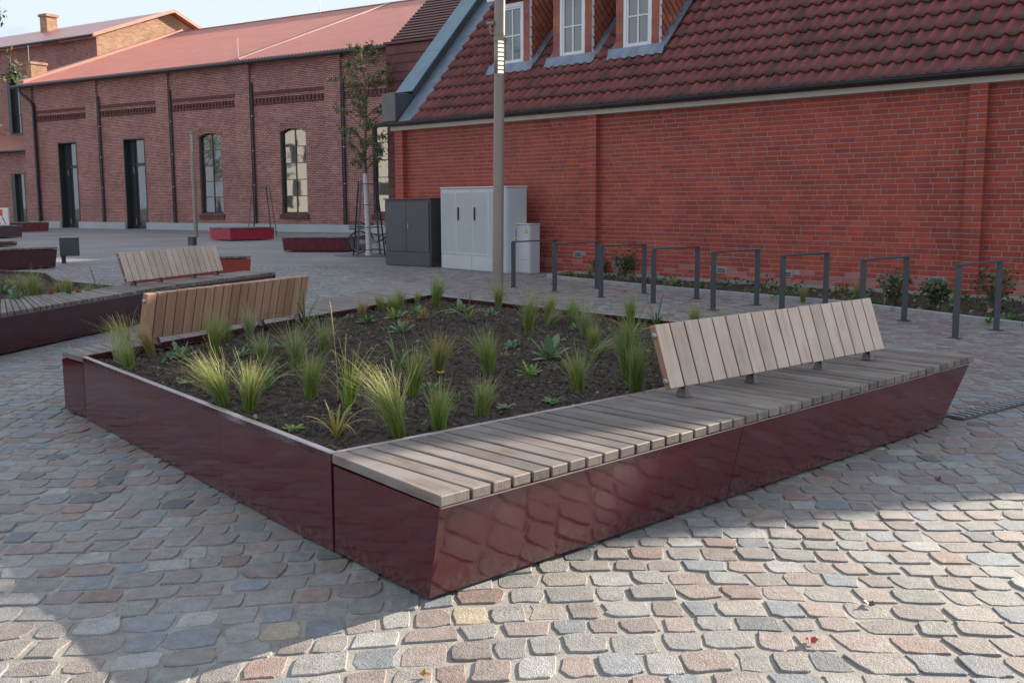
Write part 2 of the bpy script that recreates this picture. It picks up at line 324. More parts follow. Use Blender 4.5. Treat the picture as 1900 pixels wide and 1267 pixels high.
# planter two
Q_OUT = [V(-5.75, 5.9, 0), V(-5.016, 10.09, 0), V(-4.449, 13.504, 0), V(-3.66, 16.05, 0)]
Q_IN = [V(-6.75, 7.3, 0), V(-5.73, 11.55, 0), V(-5.07, 13.63, 0), V(-4.22, 16.33, 0)]
Q_BED = [V(-6.75, 7.3, 0), V(-5.73, 11.55, 0), V(-5.13, 13.45, 0), V(-6.31, 14.45, 0), V(-7.19, 16.06, 0), V(-8.6, 17.0, 0), V(-10.5, 12.0, 0)]
FOOT2 = [Q_OUT[0], Q_OUT[1], Q_OUT[2], Q_OUT[3], Q_IN[3], V(-5.0, 13.9, 0), V(-6.31, 14.45, 0), V(-7.19, 16.06, 0), V(-8.6, 17.0, 0), V(-10.5, 12.0, 0)]
# the wall house frame: u along the facade, off = metres in front of it
HP, HD, HI = V(3.56, 19.48, 0), azv(135), azv(45)
def hw(u, off, z=0.0): p = HP + HD * u - HI * off; p.z = z; return p
KERB = [(-3.3, 0.05), (-2.9, 1.1), (-2.34, 1.35), (0.7, 1.96), (4.04, 2.31), (6.93, 3.37), (10.5, 4.3)]
BED = [hw(u, o) for u, o in KERB] + [hw(10.5, 0.0)]

g_ = MB().poly([(-300, -200, -0.06), (300, -200, -0.06), (300, 500, -0.06), (-300, 500, -0.06)])
tag(g_.build('ground', M['ground']), kind='structure')
far = MB().poly([(-70, 24.6, -0.006), (60, 24.6, -0.006), (60, 95, -0.006), (-70, 95, -0.006)]).build('far_pavement', M['far_paving'])
tag(far, kind='structure')
jb = MB()
nx, ny = 60, 50
for j in range(ny + 1):
    for i in range(nx + 1):
        x = -22 + 42 * i / nx; y = -9 + 33.8 * j / ny
        jb.v.append((x, y, -0.0062)); jb.c.append((1, 1, 1))
for j in range(ny):
    for i in range(nx): a = j * (nx + 1) + i; jb.f.append((a, a + 1, a + nx + 2, a + nx + 1))
pav = jb.build('pavement', M['joint']); tag(pav, kind='structure')

PAL = [((0.275, 0.240, 0.215), 5), ((0.295, 0.228, 0.202), 4.5), ((0.265, 0.255, 0.242), 4.5), ((0.222, 0.240, 0.262), 3), ((0.245, 0.205, 0.185), 3),
       ((0.34, 0.332, 0.315), 1.6), ((0.40, 0.32, 0.21), 0.2), ((0.155, 0.162, 0.178), 0.8), ((0.255, 0.255, 0.228), 1.5), ((0.28, 0.185, 0.16), 1.6)]
PAL_R = [((0.225, 0.158, 0.143), 4), ((0.255, 0.195, 0.18), 4), ((0.205, 0.21, 0.222), 3), ((0.19, 0.142, 0.132), 2), ((0.27, 0.255, 0.24), 2)]
PAL_B = [((0.235, 0.25, 0.268), 5), ((0.265, 0.255, 0.248), 4), ((0.212, 0.233, 0.256), 3), ((0.272, 0.226, 0.208), 3), ((0.26, 0.185, 0.165), 0.8)]
SAT = 0.76
def pick(p):
    t = random.random() * sum(w for _, w in p)
    for c, w in p:
        t -= w
        if t <= 0: break
    k = random.uniform(0.88, 1.12); g0 = sum(c) / 3; return tuple((g0 + (x - g0) * SAT) * k for x in c)
def warp(x, y): return (x + 0.07 * math.sin(0.9 * y + 0.4 * x), y + 0.16 * math.sin(0.62 * x + 0.5) + 0.07 * math.sin(1.5 * x + 0.35 * y))
def stone(cx, cy, a, b, npc, near, col):
    """one set stone: rounded, slightly domed top, worn edges, skirt down into the joint"""
    rc = min(a, b) * random.uniform(0.18, 0.40); out_ = []
    sk = random.uniform(-0.14, 0.14); tap = random.uniform(-0.12, 0.12)
    for q in range(4):
        sx, sy = ((1, 1), (-1, 1), (-1, -1), (1, -1))[q]; r2 = min(rc * random.choice((0.3, 0.45, 0.7, 1.0, 1.6)), min(a, b) * 0.92)
        for k in range(npc):
            t = (q + (k / (npc - 1) if npc > 1 else 0.5)) * PI / 2
            out_.append((sx * (a - r2) + r2 * math.cos(t), sy * (b - r2) + r2 * math.sin(t)))
        if near:                                                   # bowed edge towards the next corner
            w = random.gauss(0.0035, 0.0035); u_ = random.uniform(-0.35, 0.35)
            out_.append(((0 + u_ * a, b + w), (-a - w, u_ * b), (u_ * a, -b - w), (a + w, u_ * b))[q])
    out_ = [((x * (1 + tap * y / b)) + sk * y * 0.5 + random.gauss(0, 0.0030), y + random.gauss(0, 0.0030)) for x, y in out_]
    zt = random.gauss(0, 0.0018); tx, ty = random.gauss(0, 0.010), random.gauss(0, 0.010)
    n = len(out_); W = []
    ra = random.gauss(0, 0.06); cr_, sr_ = math.cos(ra), math.sin(ra); jx, jy = random.gauss(0, 0.004), random.gauss(0, 0.005)
    def pt(x, y, z): wx, wy = warp(cx + jx + x * cr_ - y * sr_, cy + jy + x * sr_ + y * cr_); return (wx, wy, z)
    if near:
        for f, z in ((0.95, 0.0), (0.985, -0.0018), (1.0, -0.006), (1.0, -0.05)):
            W += [pt(x * f, y * f, zt + z + tx * x + ty * y) for x, y in out_]
        W.append(pt(0, 0, zt + 0.0006)); fs = []
        for r in range(3):
            for k in range(n): k2 = (k + 1) % n; fs.append((r*n+k, (r+1)*n+k, (r+1)*n+k2, r*n+k2))
        fs += [(4 * n, k, (k + 1) % n) for k in range(n)]
    else:
        for f, z in ((0.93, 0.0), (1.0, -0.010), (1.0, -0.04)):
            W += [pt(x * f, y * f, zt + z + tx * x + ty * y) for x, y in out_]
        fs = [(r*n+k, (r+1)*n+k, (r+1)*n+(k+1)%n, r*n+(k+1)%n) for r in range(2) for k in range(n)] + [tuple(range(n))]
    return W, fs
cand = []
y = 1.6
sh1, sh2 = shrink(FOOT1, 0.14), shrink(FOOT2, 0.14)
while y < 24.6:
    rh = random.uniform(0.132, 0.176)
    xm = 0.53 * y + 1.1; x = -xm - random.random() * 0.2
    while x < xm:
        ln = random.choice((random.uniform(0.118, 0.155), random.uniform(0.15, 0.21)))
        wx, wy = warp(x + ln / 2, y + rh / 2)
        if not (inside((wx, wy), sh1) or inside((wx, wy), sh2) or inside((wx, wy), BED) or (wx + wy > 23.1 and wx > -2.0)):
            cand.append((x + ln / 2, y + rh / 2, ln, rh, wx, wy))
        x += ln
    y += rh
def in_view(wx, wy):
    d = Vector((wx, wy, -CAM_H)); zc = d.dot(fw)
    px = 950 + F_PX * d.dot(rtv) / zc; py = 633.5 - F_PX * d.dot(upv) / zc
    return -30 < px < 1930 and py < 1300
cand.sort(key=lambda c: c[5] - (0 if in_view(c[4], c[5]) else -1000))
rest = MB(); nst = 0
for k, (cx, cy, ln, rh, wx, wy) in enumerate(cand):
    jt = random.uniform(0.009, 0.015) if wy < 9 else 0.009
    reg = noise.noise(Vector((wx * 0.25, wy * 0.25, 3.0))) * 1.6
    if wx + 0.45 * wy + reg > 6.6: pal = PAL_R
    elif wy > 8 or wx < -2.3 + reg * 0.6: pal = PAL_B if random.random() < 0.6 else PAL
    else: pal = PAL
    col = pick(pal); near = wy < 8.5
    W_, fs = stone(cx, cy, ln / 2 - jt, rh / 2 - jt * 0.85, 3 if near else 2, near, col)
    if nst < 300 and in_view(wx, wy):
        nst += 1; m_ = MB().add(W_, fs, col); o = m_.build('paving_stone', M['stone'], pav, smooth=False, world=True)
    else: rest.add(W_, fs, col)
o = rest.build('paving_stones', M['stone'], pav); tag(o, kind='stuff')
SAT = 1.0
# drainage channel grating by the end of the front bench
dc = thing('drain_channel', 'dark slotted drain channel set in the paving at the right edge', 'drain', (4.3, 7.4, 0), 0)
A_, B_ = V(3.05, 7.02, 0), V(6.0, 9.35, 0)
MB().bar(A_ + V(0, 0, -0.014), B_ + V(0, 0, -0.014), 0.15, 0.05).build('channel_frame', M['slot'], dc, world=True)
dd = (B_ - A_).normalized()
for k in range(46):
    c = A_ + dd * (0.04 + k * 0.08); MB().bar(c + dd.cross(V(0, 0, 1)) * 0.055 + V(0, 0, 0.013), c - dd.cross(V(0, 0, 1)) * 0.055 + V(0, 0, 0.013), 0.035, 0.012).build('slat', M['galv'], dc, world=True)

# ------------------------------------------------------------------ planters with benches
Z_SEAT, TH_PL = 0.44, 0.042
def line_x(p, d, a, b):
    """intersection of the line p + t d with the line a-b"""
    e = b - a; den = d.x * e.y - d.y * e.x; t = ((a.x - p.x) * e.y - (a.y - p.y) * e.x) / den; return p + d * t
def plank(parent, i0, o0, i1, o1, mat, z=Z_SEAT, thick=TH_PL, gap=0.0065):
    """a board whose four plan corners are inner/outer ends of its two long sides"""
    e = ((i1 - i0) + (o1 - o0)).normalized() * gap
    pts = [i0 + e, o0 + e, o1 - e, i1 - e]; c = sum(pts, Vector()) / 4
    xd = ((o0 - i0) + (o1 - i1)).normalized(); yd = V(0, 0, 1).cross(xd)
    zz = z + random.gauss(0, 0.0012)
    Mx = Matrix(((xd.x, yd.x, 0, c.x), (xd.y, yd.y, 0, c.y), (0, 0, 1, zz), (0, 0, 0, 1))); inv = Mx.inverted()
    q = [inv @ V(p.x, p.y, zz) for p in pts]
    if (q[1] - q[0]).cross(q[2] - q[1]).z < 0: q = q[::-1]
    MB().hexa([(p.x, p.y, -thick) for p in q], [(p.x, p.y, 0) for p in q]).build('plank', mat, parent, world=True, M=Mx, bevel=0.004)
def panel(name, parent, a0, a1, b0, b1, mat, inward, t=0.012):
    """steel sheet: bottom corners a0-a1, top corners b0-b1, thickness towards 'inward'"""
    iv = inward.normalized() * t
    n = 6; m = MB()
    for k in range(n + 1):
        b_, t_ = lerp(a0, a1, k / n), lerp(b0, b1, k / n); m.v += [tuple(b_), tuple(t_), tuple(b_ + iv), tuple(t_ + iv)]; m.c += [(1, 1, 1)] * 4
    for k in range(n):
        i = 4 * k; j = i + 4; m.f += [(i, j, j + 1, i + 1), (j + 2, i + 2, i + 3, j + 3), (i + 1, j + 1, j + 3, i + 3), (j, i, i + 2, j + 2)]
    e = 4 * n; m.f += [(0, 1, 3, 2), (e + 1, e, e + 2, e + 3)]
    return m.build(name, mat, parent, world=True)
def at_z(p, z): return V(p.x, p.y, z)
def lerp(a, b, t): return a + (b - a) * t
def backrest(parent, a, b, ahead, n, z0=0.50, length=0.36, lean=0.12, thick=0.043, wood_m=None, feet=(0.06, 0.34, 0.66, 0.92), bolt_side=-1):
    """slatted backrest from a to b; 'ahead' = horizontal direction its sitting face looks to; it leans away from it"""
    d = (b - a).normalized(); L_ = (b - a).length; ahead = ahead.normalized()
    updir = (V(0, 0, math.sqrt(max(0.01, length ** 2 - lean ** 2))) - ahead * lean).normalized(); nrm = d.cross(updir).normalized()
    if nrm.dot(ahead) < 0: nrm = -nrm
    pw = L_ / n
    br = sub_empty_world('backrest', parent, (a + b) / 2)
    for k in range(n):
        c = at_z(a, z0) + d * (pw * (k + 0.5)) + updir * (length / 2) - nrm * thick / 2
        yd = d; xd = updir; zd = xd.cross(yd)
        Mx = Matrix(((xd.x, yd.x, zd.x, c.x), (xd.y, yd.y, zd.y, c.y), (xd.z, yd.z, zd.z, c.z), (0, 0, 0, 1)))
        l2 = length / 2 + random.gauss(0, 0.0012); w2 = pw / 2 - 0.0055
        sl_o = MB().box(-l2, l2, -w2, w2, -thick / 2, thick / 2).build('slat', wood_m, br, world=True, M=Mx, bevel=0.003)
        sl_o.data.materials.append(M['side_wood'])              # freshly sawn, less weathered edges
        for fi in (2, 4): sl_o.data.polygons[fi].material_index = 1
    for t in feet:
        p = at_z(a, z0) + d * (L_ * t); q = p - nrm * (thick + 0.012)
        f = MB(); c = at_z(p - nrm * (thick * 0.6), 0)
        for (zA, wA, zB, wB) in ((Z_SEAT + 0.002, 0.036, Z_SEAT + 0.02, 0.030), (Z_SEAT + 0.02, 0.030, z0 - 0.002, 0.020)):
            f.hexa([c + d * x * wA * 0.6 + ahead * y_ * wA + V(0, 0, zA) for x, y_ in ((-1, -1), (1, -1), (1, 1), (-1, 1))], [c + d * x * wB * 0.6 + ahead * y_ * wB + V(0, 0, zB) for x, y_ in ((-1, -1), (1, -1), (1, 1), (-1, 1))])
        f.build('foot', M['maroon_dark'], br, world=True)
    e = at_z(a, z0) - nrm * thick / 2
    for s in (0.13, 0.84):
        c = e + updir * length * s
        m = MB(); m.tube([c + d * 0.003, c - d * 0.004, c - d * 0.008], [0.017, 0.016, 0.008], 12); m.build('bolt', M['galv'], br, smooth=True, world=True)
    return br
def sub_empty_world(name, parent, loc):
    o = bpy.data.objects.new(name, None); COL.objects.link(o); o.parent = parent; o.matrix_parent_inverse = WM[parent].inverted()
    o.location = loc; WM[o] = Matrix.Translation(loc); return o
def soil_bed(parent, poly, z, chips, name='soil', step=0.07):
    xs = [p.x for p in poly]; ys = [p.y for p in poly]; m = MB(); idx = {}
    nx_, ny_ = int((max(xs) - min(xs)) / step) + 1, int((max(ys) - min(ys)) / step) + 1
    def hz(x, y): return z + 0.022 * noise.noise(Vector((x * 2.2, y * 2.2, 1))) + 0.014 * noise.noise(Vector((x * 8, y * 8, 5))) + 0.008 * noise.noise(Vector((x * 25, y * 25, 9)))
    for j in range(ny_ + 1):
        for i in range(nx_ + 1):
            x, y_ = min(xs) + i * step, min(ys) + j * step
            if inside((x, y_), poly): idx[i, j] = len(m.v); m.v.append((x, y_, hz(x, y_))); m.c.append((1, 1, 1))
    for (i, j) in list(idx):
        if (i + 1, j) in idx and (i, j + 1) in idx and (i + 1, j + 1) in idx: m.f.append((idx[i, j], idx[i + 1, j], idx[i + 1, j + 1], idx[i, j + 1]))
    base = m.build(name, M['soil'], parent, smooth=True, world=True)
    fl = MB().poly([(p.x, p.y, z - 0.03) for p in poly]).build('soil_fill', M['soil'], parent, world=True)
    c = MB(); n = 0
    while n < chips:
        x, y_ = random.uniform(min(xs), max(xs)), random.uniform(min(ys), max(ys))
        if not inside((x, y_), poly): continue
        n += 1; r = random.uniform(0.005, 0.017); zc = hz(x, y_) + r * 0.35; a = random.random() * 6.3; e = random.uniform(0.4, 1.0)
        vs_ = [(x + r * 1.5 * math.cos(a), y_ + r * 1.5 * math.sin(a), zc + random.uniform(-.3, .5) * r), (x + r * e * math.cos(a + 1.6), y_ + r * e * math.sin(a + 1.6), zc - r * 0.2), (x - r * 1.3 * math.cos(a), y_ - r * 1.3 * math.sin(a), zc + random.uniform(-.3, .5) * r), (x + r * e * math.cos(a - 1.6), y_ + r * e * math.sin(a - 1.6), zc - r * 0.2), (x, y_, zc + r * 0.8)]
        k = random.uniform(0.35, 2.1); c.add(vs_, [(0, 1, 4), (1, 2, 4), (2, 3, 4), (3, 0, 4)], (0.056 * k, 0.038 * k, 0.028 * k) if random.random() < 0.96 else (0.16 * k, 0.12 * k, 0.08 * k))
    o = c.build('mulch', M['chip'], parent, world=True); tag(o, kind='stuff')
def bench_strip(parent, inner, outer, pdir, pitch, first, mat):
    """boards laid side by side from inner edge a-b to outer edge c-d, all parallel to pdir (start edge may be skewed)"""
    (a, b), (c, d) = inner, outer; L_ = (d - c).length; od = (d - c).normalized()
    s = first; prev = (a, c); n = int((L_ - first) / pitch)
    pitch = (L_ - first) / n
    for k in range(n + 1):
        if k == n: cur = (b, d)
        else:
            o = c + od * s; cur = (line_x(o, pdir, a, b), o)
            if (cur[0] - a).dot(b - a) < 0.02: cur = (a + (b - a).normalized() * 0.03, o)
        plank(parent, prev[0], prev[1], cur[0], cur[1], mat); prev = cur; s += pitch

p1 = thing('planter_bench', 'large maroon steel planter with slatted seats on two sides and two backrests, in the foreground', 'planter', (-0.5, 6.8, 0))
core = [lerp(p, V(-0.3, 7.2, 0), 0.06) for p in (PN, G0, G1, PR, PB, lerp(BO, PB, 0.2), LE)]
MB().prism(core, 0.004, 0.30).build('core', M['black'], p1, world=True)
ZB, ZT = 0.018, Z_SEAT - TH_PL - 0.006
# front panels (leaning outwards), one seam
fdir = (F1 - F0).normalized(); fin = V(-fdir.y, fdir.x, 0)
T0, T1 = F0 + fin * 0.010 + fdir * 0.012, F1 + fin * 0.010 - fdir * 0.05
tu = ((lerp(G0, G1, 0.44) - T0).dot(fdir) + 0.04) / (T1 - T0).length
for a, b, ta, tb in ((0.0, 0.4395, 0.0, tu - 0.0006), (0.4405, 1.0, tu + 0.0006, 1.0)):
    panel('side_panel', p1, at_z(lerp(G0, G1, a), ZB), at_z(lerp(G0, G1, b), ZB), at_z(lerp(T0, T1, ta), ZT), at_z(lerp(T0, T1, tb), ZT), M['maroon'], fin)
# bright folded top edge of the front sheet
MB().bar(at_z(T0 - fin * 0.004, ZT + 0.0015), at_z(T1 - fin * 0.004, ZT + 0.0015), 0.010, 0.005).build('edge_strip', M['rim'], p1, world=True)
# short end panel from the near front corner to the left wall
ein = V(0.6, 0.75, 0)
panel('end_panel', p1, at_z(PN + V(0.012, -0.016, 0), ZB), at_z(G0, ZB), at_z(PN + V(0.016, -0.022, 0), ZT), at_z(T0, ZT), M['maroon'], ein)
# far end panel
panel('end_panel', p1, at_z(G1, ZB), at_z(V(2.62, 7.25, 0), ZB), at_z(T1, ZT), at_z(PR, ZT), M['maroon'], -fdir)
# left wall in three sheets, rim on top
ldir = (PL - PN).normalized(); lin = V(ldir.y, -ldir.x, 0)
for a, b in ((0.0, 0.335), (0.3356, 0.70), (0.7006, 1.0)):
    panel('side_panel', p1, at_z(lerp(PN, PL, a), 0.006), at_z(lerp(PN, PL, b), 0.006), at_z(lerp(PN, PL, a), Z_SEAT - 0.001), at_z(lerp(PN, PL, b), Z_SEAT - 0.001), M['maroon'], lin)
panel('end_panel', p1, at_z(PL + ldir * 0.01, ZB), at_z(lerp(LE, PL, 0.03), ZB), at_z(PL + ldir * 0.01, ZT), at_z(LE - ldir * 0.01, ZT), M['maroon'], lin)
def rim(a, b, inw, w=0.034, h=0.005, mat='rim', z=Z_SEAT):
    q = [a, b, b + inw * w, a + inw * w]
    if (q[1] - q[0]).cross(q[2] - q[1]).z < 0: q = q[::-1]
    MB().hexa([at_z(p, z - 0.03) for p in q], [at_z(p, z + h) for p in q]).build('rim', M[mat], p1, world=True, bevel=0.003)
rim(PN, PL, lin)
rin = V(-(PR - PN).normalized().y, (PR - PN).normalized().x, 0)
rim(PN + lin * 0.036, PR, rin, 0.026, 0.004)
bin_ = V((PB - PL).normalized().y, -(PB - PL).normalized().x, 0)
rim(PL + (PB - PL).normalized() * 0.04, PB, bin_, 0.012, 0.012, 'maroon_dark')
kin = V((PR - PB).normalized().y, -(PR - PB).normalized().x, 0)
panel('back_panel', p1, at_z(PB, 0.01), at_z(PR, 0.01), at_z(PB, Z_SEAT + 0.004), at_z(PR, Z_SEAT + 0.004), M['maroon_dark'], kin, 0.014)
# back left bench body
odir = (BO - LE).normalized(); oin = V(odir.y, -odir.x, 0)
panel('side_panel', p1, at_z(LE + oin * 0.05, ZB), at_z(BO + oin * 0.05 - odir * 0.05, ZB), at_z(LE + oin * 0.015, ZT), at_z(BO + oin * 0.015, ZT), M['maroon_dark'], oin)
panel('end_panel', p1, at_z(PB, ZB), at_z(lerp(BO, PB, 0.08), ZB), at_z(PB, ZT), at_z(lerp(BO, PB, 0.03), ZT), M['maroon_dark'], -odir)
bench_strip(p1, (PN + rin * 0.0, PR), (F0, F1), azv(-43), 0.107, 0.158, M['seat_wood'])
bench_strip(p1, (PL, PB), (LE, BO), azv(140), 0.105, 0.10, M['seat_wood'])
soil_bed(p1, [lerp(p, V(-0.4, 7.6, 0), 0.008) for p in (PN, PR, PB, PL)], 0.396, 24000, step=0.06)
backrest(p1, V(0.851, 5.471, 0), V(2.538, 6.971, 0), azv(138.3), 18, wood_m=M['back_wood'])
backrest(p1, V(-2.748, 7.62, 0) - V(0.035, 0, 0), V(-1.918, 9.50, 0) - V(0.035, 0, 0), azv(-66), 19, lean=0.075, length=0.355, wood_m=M['warm_wood'], feet=(0.08, 0.39, 0.70, 0.96))

p2 = thing('planter_bench', 'dark maroon planter with a long slatted seat and pale backrest at the left edge', 'planter', (-6.2, 12.5, 0))
for k in range(3):
    a, b = Q_OUT[k], Q_OUT[k + 1]; d = (b - a).normalized(); iv = V(-d.y, d.x, 0)
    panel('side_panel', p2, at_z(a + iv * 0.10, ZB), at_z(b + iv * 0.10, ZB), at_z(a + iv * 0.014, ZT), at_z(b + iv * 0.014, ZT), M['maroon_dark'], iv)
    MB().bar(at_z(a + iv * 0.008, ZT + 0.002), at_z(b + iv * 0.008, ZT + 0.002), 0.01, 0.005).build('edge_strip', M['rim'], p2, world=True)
    npl = int((b - a).length / 0.107)
    for j in range(npl):
        t0, t1 = j / npl, (j + 1) / npl
        plank(p2, lerp(Q_IN[k], Q_IN[k + 1], t0), lerp(a, b, t0), lerp(Q_IN[k], Q_IN[k + 1], t1), lerp(a, b, t1), M['seat_wood'])
panel('end_panel', p2, at_z(Q_OUT[3] + V(-.1, -.05, 0), ZB), at_z(Q_IN[3], ZB), at_z(Q_OUT[3], ZT), at_z(Q_IN[3], ZT), M['maroon_dark'], V(-0.3, -0.9, 0))
MB().prism([lerp(p, V(-6.6, 12.6, 0), 0.08) for p in FOOT2], 0.004, 0.30).build('core', M['black'], p2, world=True)
BQ = [V(-5.13, 13.45, 0), V(-6.31, 14.45, 0), V(-7.19, 16.06, 0), V(-8.6, 17.0, 0), V(-10.5, 12.0, 0)]
for a, b in zip(BQ[:-1], BQ[1:]):
    d = (b - a).normalized(); iv = V(-d.y, d.x, 0)
    panel('side_panel', p2, at_z(a, 0.01), at_z(b, 0.01), at_z(a, Z_SEAT), at_z(b, Z_SEAT), M['brown_steel'], iv, 0.05)
soil_bed(p2, [V(-6.7, 7.5, 0), V(-5.74, 11.55, 0), V(-5.15, 13.4, 0), V(-6.33, 14.38, 0), V(-7.22, 15.95, 0), V(-8.55, 16.8, 0), V(-10.3, 12.0, 0)], 0.40, 3500, step=0.14)
backrest(p2, V(-4.948, 13.301, 0), V(-4.322, 15.523, 0), azv(105.7), 16, length=0.385, lean=0.11, wood_m=M['back_wood'], feet=(0.07, 0.32, 0.67, 0.93))

# ------------------------------------------------------------------ the red brick house on the right
# local frame: x = along the facade, y = into the house, z up
U0, U1, UR, RIDGE_Y, PITCH = -8.93, 11.9, 10.73, 2.95, math.radians(48)
EAVE_Z, EAVE_Y = 3.42, -0.18
HS = thing('brick_house', 'red brick house with mossy pantile roof and three tiled dormers on the right', 'house', HP, math.radians(-45))
cp_, sp_ = math.cos(PITCH), math.sin(PITCH)
RZ = EAVE_Z + (RIDGE_Y - EAVE_Y) * math.tan(PITCH)
wall = MB().box(U0, U1, 0.0, 0.30, -0.1, 3.36).build('wall', M['mortar'], HS)
gl = MB()
for u in (U0 + 0.15,):
    gl.add([(u, 0.3, -0.1), (u + 0.3 if u < 0 else u + 0.3, 0.3, -0.1), (u + 0.3, RIDGE_Y * 2 - 0.3, -0.1), (u, RIDGE_Y * 2 - 0.3, -0.1),
            (u, 0.3, 3.4), (u + 0.3, 0.3, 3.4), (u + 0.3, RIDGE_Y * 2 - 0.3, 3.4), (u, RIDGE_Y * 2 - 0.3, 3.4), (u, RIDGE_Y, RZ - 0.25), (u + 0.3, RIDGE_Y, RZ - 0.25)],
           [(0, 3, 2, 1), (0, 1, 5, 4), (1, 2, 6, 5), (2, 3, 7, 6), (3, 0, 4, 7), (4, 5, 9, 8), (5, 6, 9), (6, 7, 8, 9), (7, 4, 8)])
gl.build('gable_wall', M['brick_plain'], HS)
MB().box(U1 - 0.4, U1 - 0.1, 0.3, RIDGE_Y * 2 - 0.3, -0.1, 3.4).build('end_wall', M['brick_plain'], HS)
MB().box(U0, U1 - 0.1, RIDGE_Y * 2 - 0.3, RIDGE_Y * 2, -0.1, 3.4).build('rear_wall', M['brick_plain'], HS)
PIL = [(-8.93, -8.63), (-2.74, -2.49), (4.87, 5.14)]
PP = 0.13
for a, b in PIL: MB().box(a + 0.006, b - 0.006, -PP, 0.002, -0.1, 3.30).build('pilaster', M['mortar'], HS)
BP = [((0.375, 0.056, 0.031), 7), ((0.345, 0.051, 0.033), 6), ((0.315, 0.049, 0.035), 1.0), ((0.40, 0.066, 0.033), 2)]
CH, JT = 0.0857, 0.0125
bricks = []
vents = [(-3.066, 0.404), (-2.03, 0.224), (0.46, 0.224), (1.809, 0.22), (4.461, 0.235)]
def brick_run(u0, u1, row, y):
    z0 = row * CH - 0.04; u = u0; first = True
    while u < u1 - 0.02:
        hd = random.random() < 0.13
        ln = 0.142 if hd else 0.284
        if first: ln = (0.284, 0.142, 0.213, 0.10)[(row * 3) % 4]; first = False
        e = min(u + ln, u1)
        if u1 - e < 0.06: e = u1
        if not any(abs((u + e) / 2 - v[0]) < 0.16 and abs(z0 + CH / 2 - v[1]) < 0.045 for v in vents):
            bricks.append((u + JT / 2, e - JT / 2, y, z0 + JT / 2, z0 + CH - JT / 2))
        u = e
rows = int(3.34 / CH)
segs = []; prev = U0
for a, b in PIL: segs.append((prev, a)); prev = b
segs.append((prev, 7.2))
for r in range(rows):
    for a, b in segs:
        if b - a > 0.05: brick_run(a, b, r, 0.0)
    for a, b in PIL:
        if r % 2: bricks.append((a + 0.0, b, -PP, r * CH - 0.04 + JT / 2, r * CH + CH - 0.04 - JT / 2))
        else:
            m_ = (a + b) / 2; bricks.append((a, m_ - JT / 2, -PP, r * CH - 0.04 + JT / 2, r * CH + CH - 0.04 - JT / 2)); bricks.append((m_ + JT / 2, b, -PP, r * CH - 0.04 + JT / 2, r * CH + CH - 0.04 - JT / 2))
def brick_mb(m, b):
    u0, u1, y, z0, z1 = b; c = pick(BP)
    if z0 < 0.25 and random.random() < 0.3: c = tuple(x * 0.75 + 0.10 for x in c)
    d = max(-0.002, min(0.002, random.gauss(0, 0.0012))); dp = 0.004
    if y < 0: m.box(u0, u1, y - dp + d, 0.0 - 0.0005, z0, z1, c)
    else: m.box(u0, u1, -dp + d, 0.02, z0, z1, c)
bricks.sort(key=lambda b: (0 if (b[0] < 5.7) else 1, -b[0]))
rest = MB()
for k, b in enumerate(bricks):
    if k < 300:
        m_ = MB(); brick_mb(m_, b); m_.build('brick', M['brick'], wall)
    else: brick_mb(rest, b)
tag(rest.build('bricks', M['brick'], wall), kind='stuff')
for (u, z) in vents:
    v = MB(); v.box(u - 0.12, u + 0.12, -0.012, 0.0, z - 0.055, z + 0.055); vo = v.build('vent', M['kerb'], HS)
    for k in range(3): MB().box(u - 0.085, u + 0.085, -0.016, -0.010, z - 0.034 + k * 0.028, z - 0.020 + k * 0.028).build('slot', M['black'], vo)
# fascia, gutter with joints
MB().box(U0 - 0.12, U1, -0.16, 0.0, 3.225, 3.315).build('fascia', M['fascia'], HS)
gt = MB(); prof = [(-0.30 + 0.075 * math.cos(t), 3.40 + 0.085 * math.sin(t)) for t in [PI + PI * k / 8 for k in range(9)]]
n = len(prof)
for u in (U0 - 0.45, U1):
    for p in prof: gt.v.append((u, p[0], p[1])); gt.c.append((1, 1, 1))
gt.f += [(i, i + 1, n + i + 1, n + i) for i in range(n - 1)]
gut = gt.build('gutter', M['gutter'], HS, smooth=True)
sm = gut.modifiers.new('solid', 'SOLIDIFY'); sm.thickness = 0.006
MB().tube([(U0 - 0.45, -0.378, 3.402), (U1, -0.378, 3.402)], 0.009, 8).build('gutter_bead', M['gutter'], HS, smooth=True)
u = U0 - 0.1
while u < 7.5:
    j = MB(); pr2 = [(-0.30 + 0.081 * math.cos(t), 3.40 + 0.091 * math.sin(t)) for t in [PI + PI * k / 8 for k in range(9)]]
    for uu in (u, u + 0.022):
        for p in pr2: j.v.append((uu, p[0], p[1])); j.c.append((1, 1, 1))
    j.f += [(i, i + 1, 9 + i + 1, 9 + i) for i in range(8)]; j.build('bracket', M['gutter'], gut); u += 0.86
# roof sheet under the tiles, rear slope
def rp(u, s, n=0.0): return V(u, EAVE_Y + s * cp_ - n * sp_, EAVE_Z + s * sp_ + n * cp_)
SMAX = (RIDGE_Y - EAVE_Y) / cp_
rf = MB(); q = [rp(U0, 0.0, -0.03), rp(U1, 0.0, -0.03), rp(UR, SMAX, -0.03), rp(U0, SMAX, -0.03)]
rf.add([*q, *[p + V(0, 0, -0.1) for p in q]], [(0, 1, 2, 3), (7, 6, 5, 4), (0, 4, 5, 1), (1, 5, 6, 2), (2, 6, 7, 3), (3, 7, 4, 0)])
rf.poly([rp(U1, 0.0, -0.03), V(U1, 2 * RIDGE_Y + 0.18, EAVE_Z), rp(UR, SMAX, -0.03)])
q = [rp(U0, SMAX, -0.03), rp(UR, SMAX, -0.03), V(U1, 2 * RIDGE_Y + 0.18, EAVE_Z), V(U0, 2 * RIDGE_Y + 0.18, EAVE_Z)]
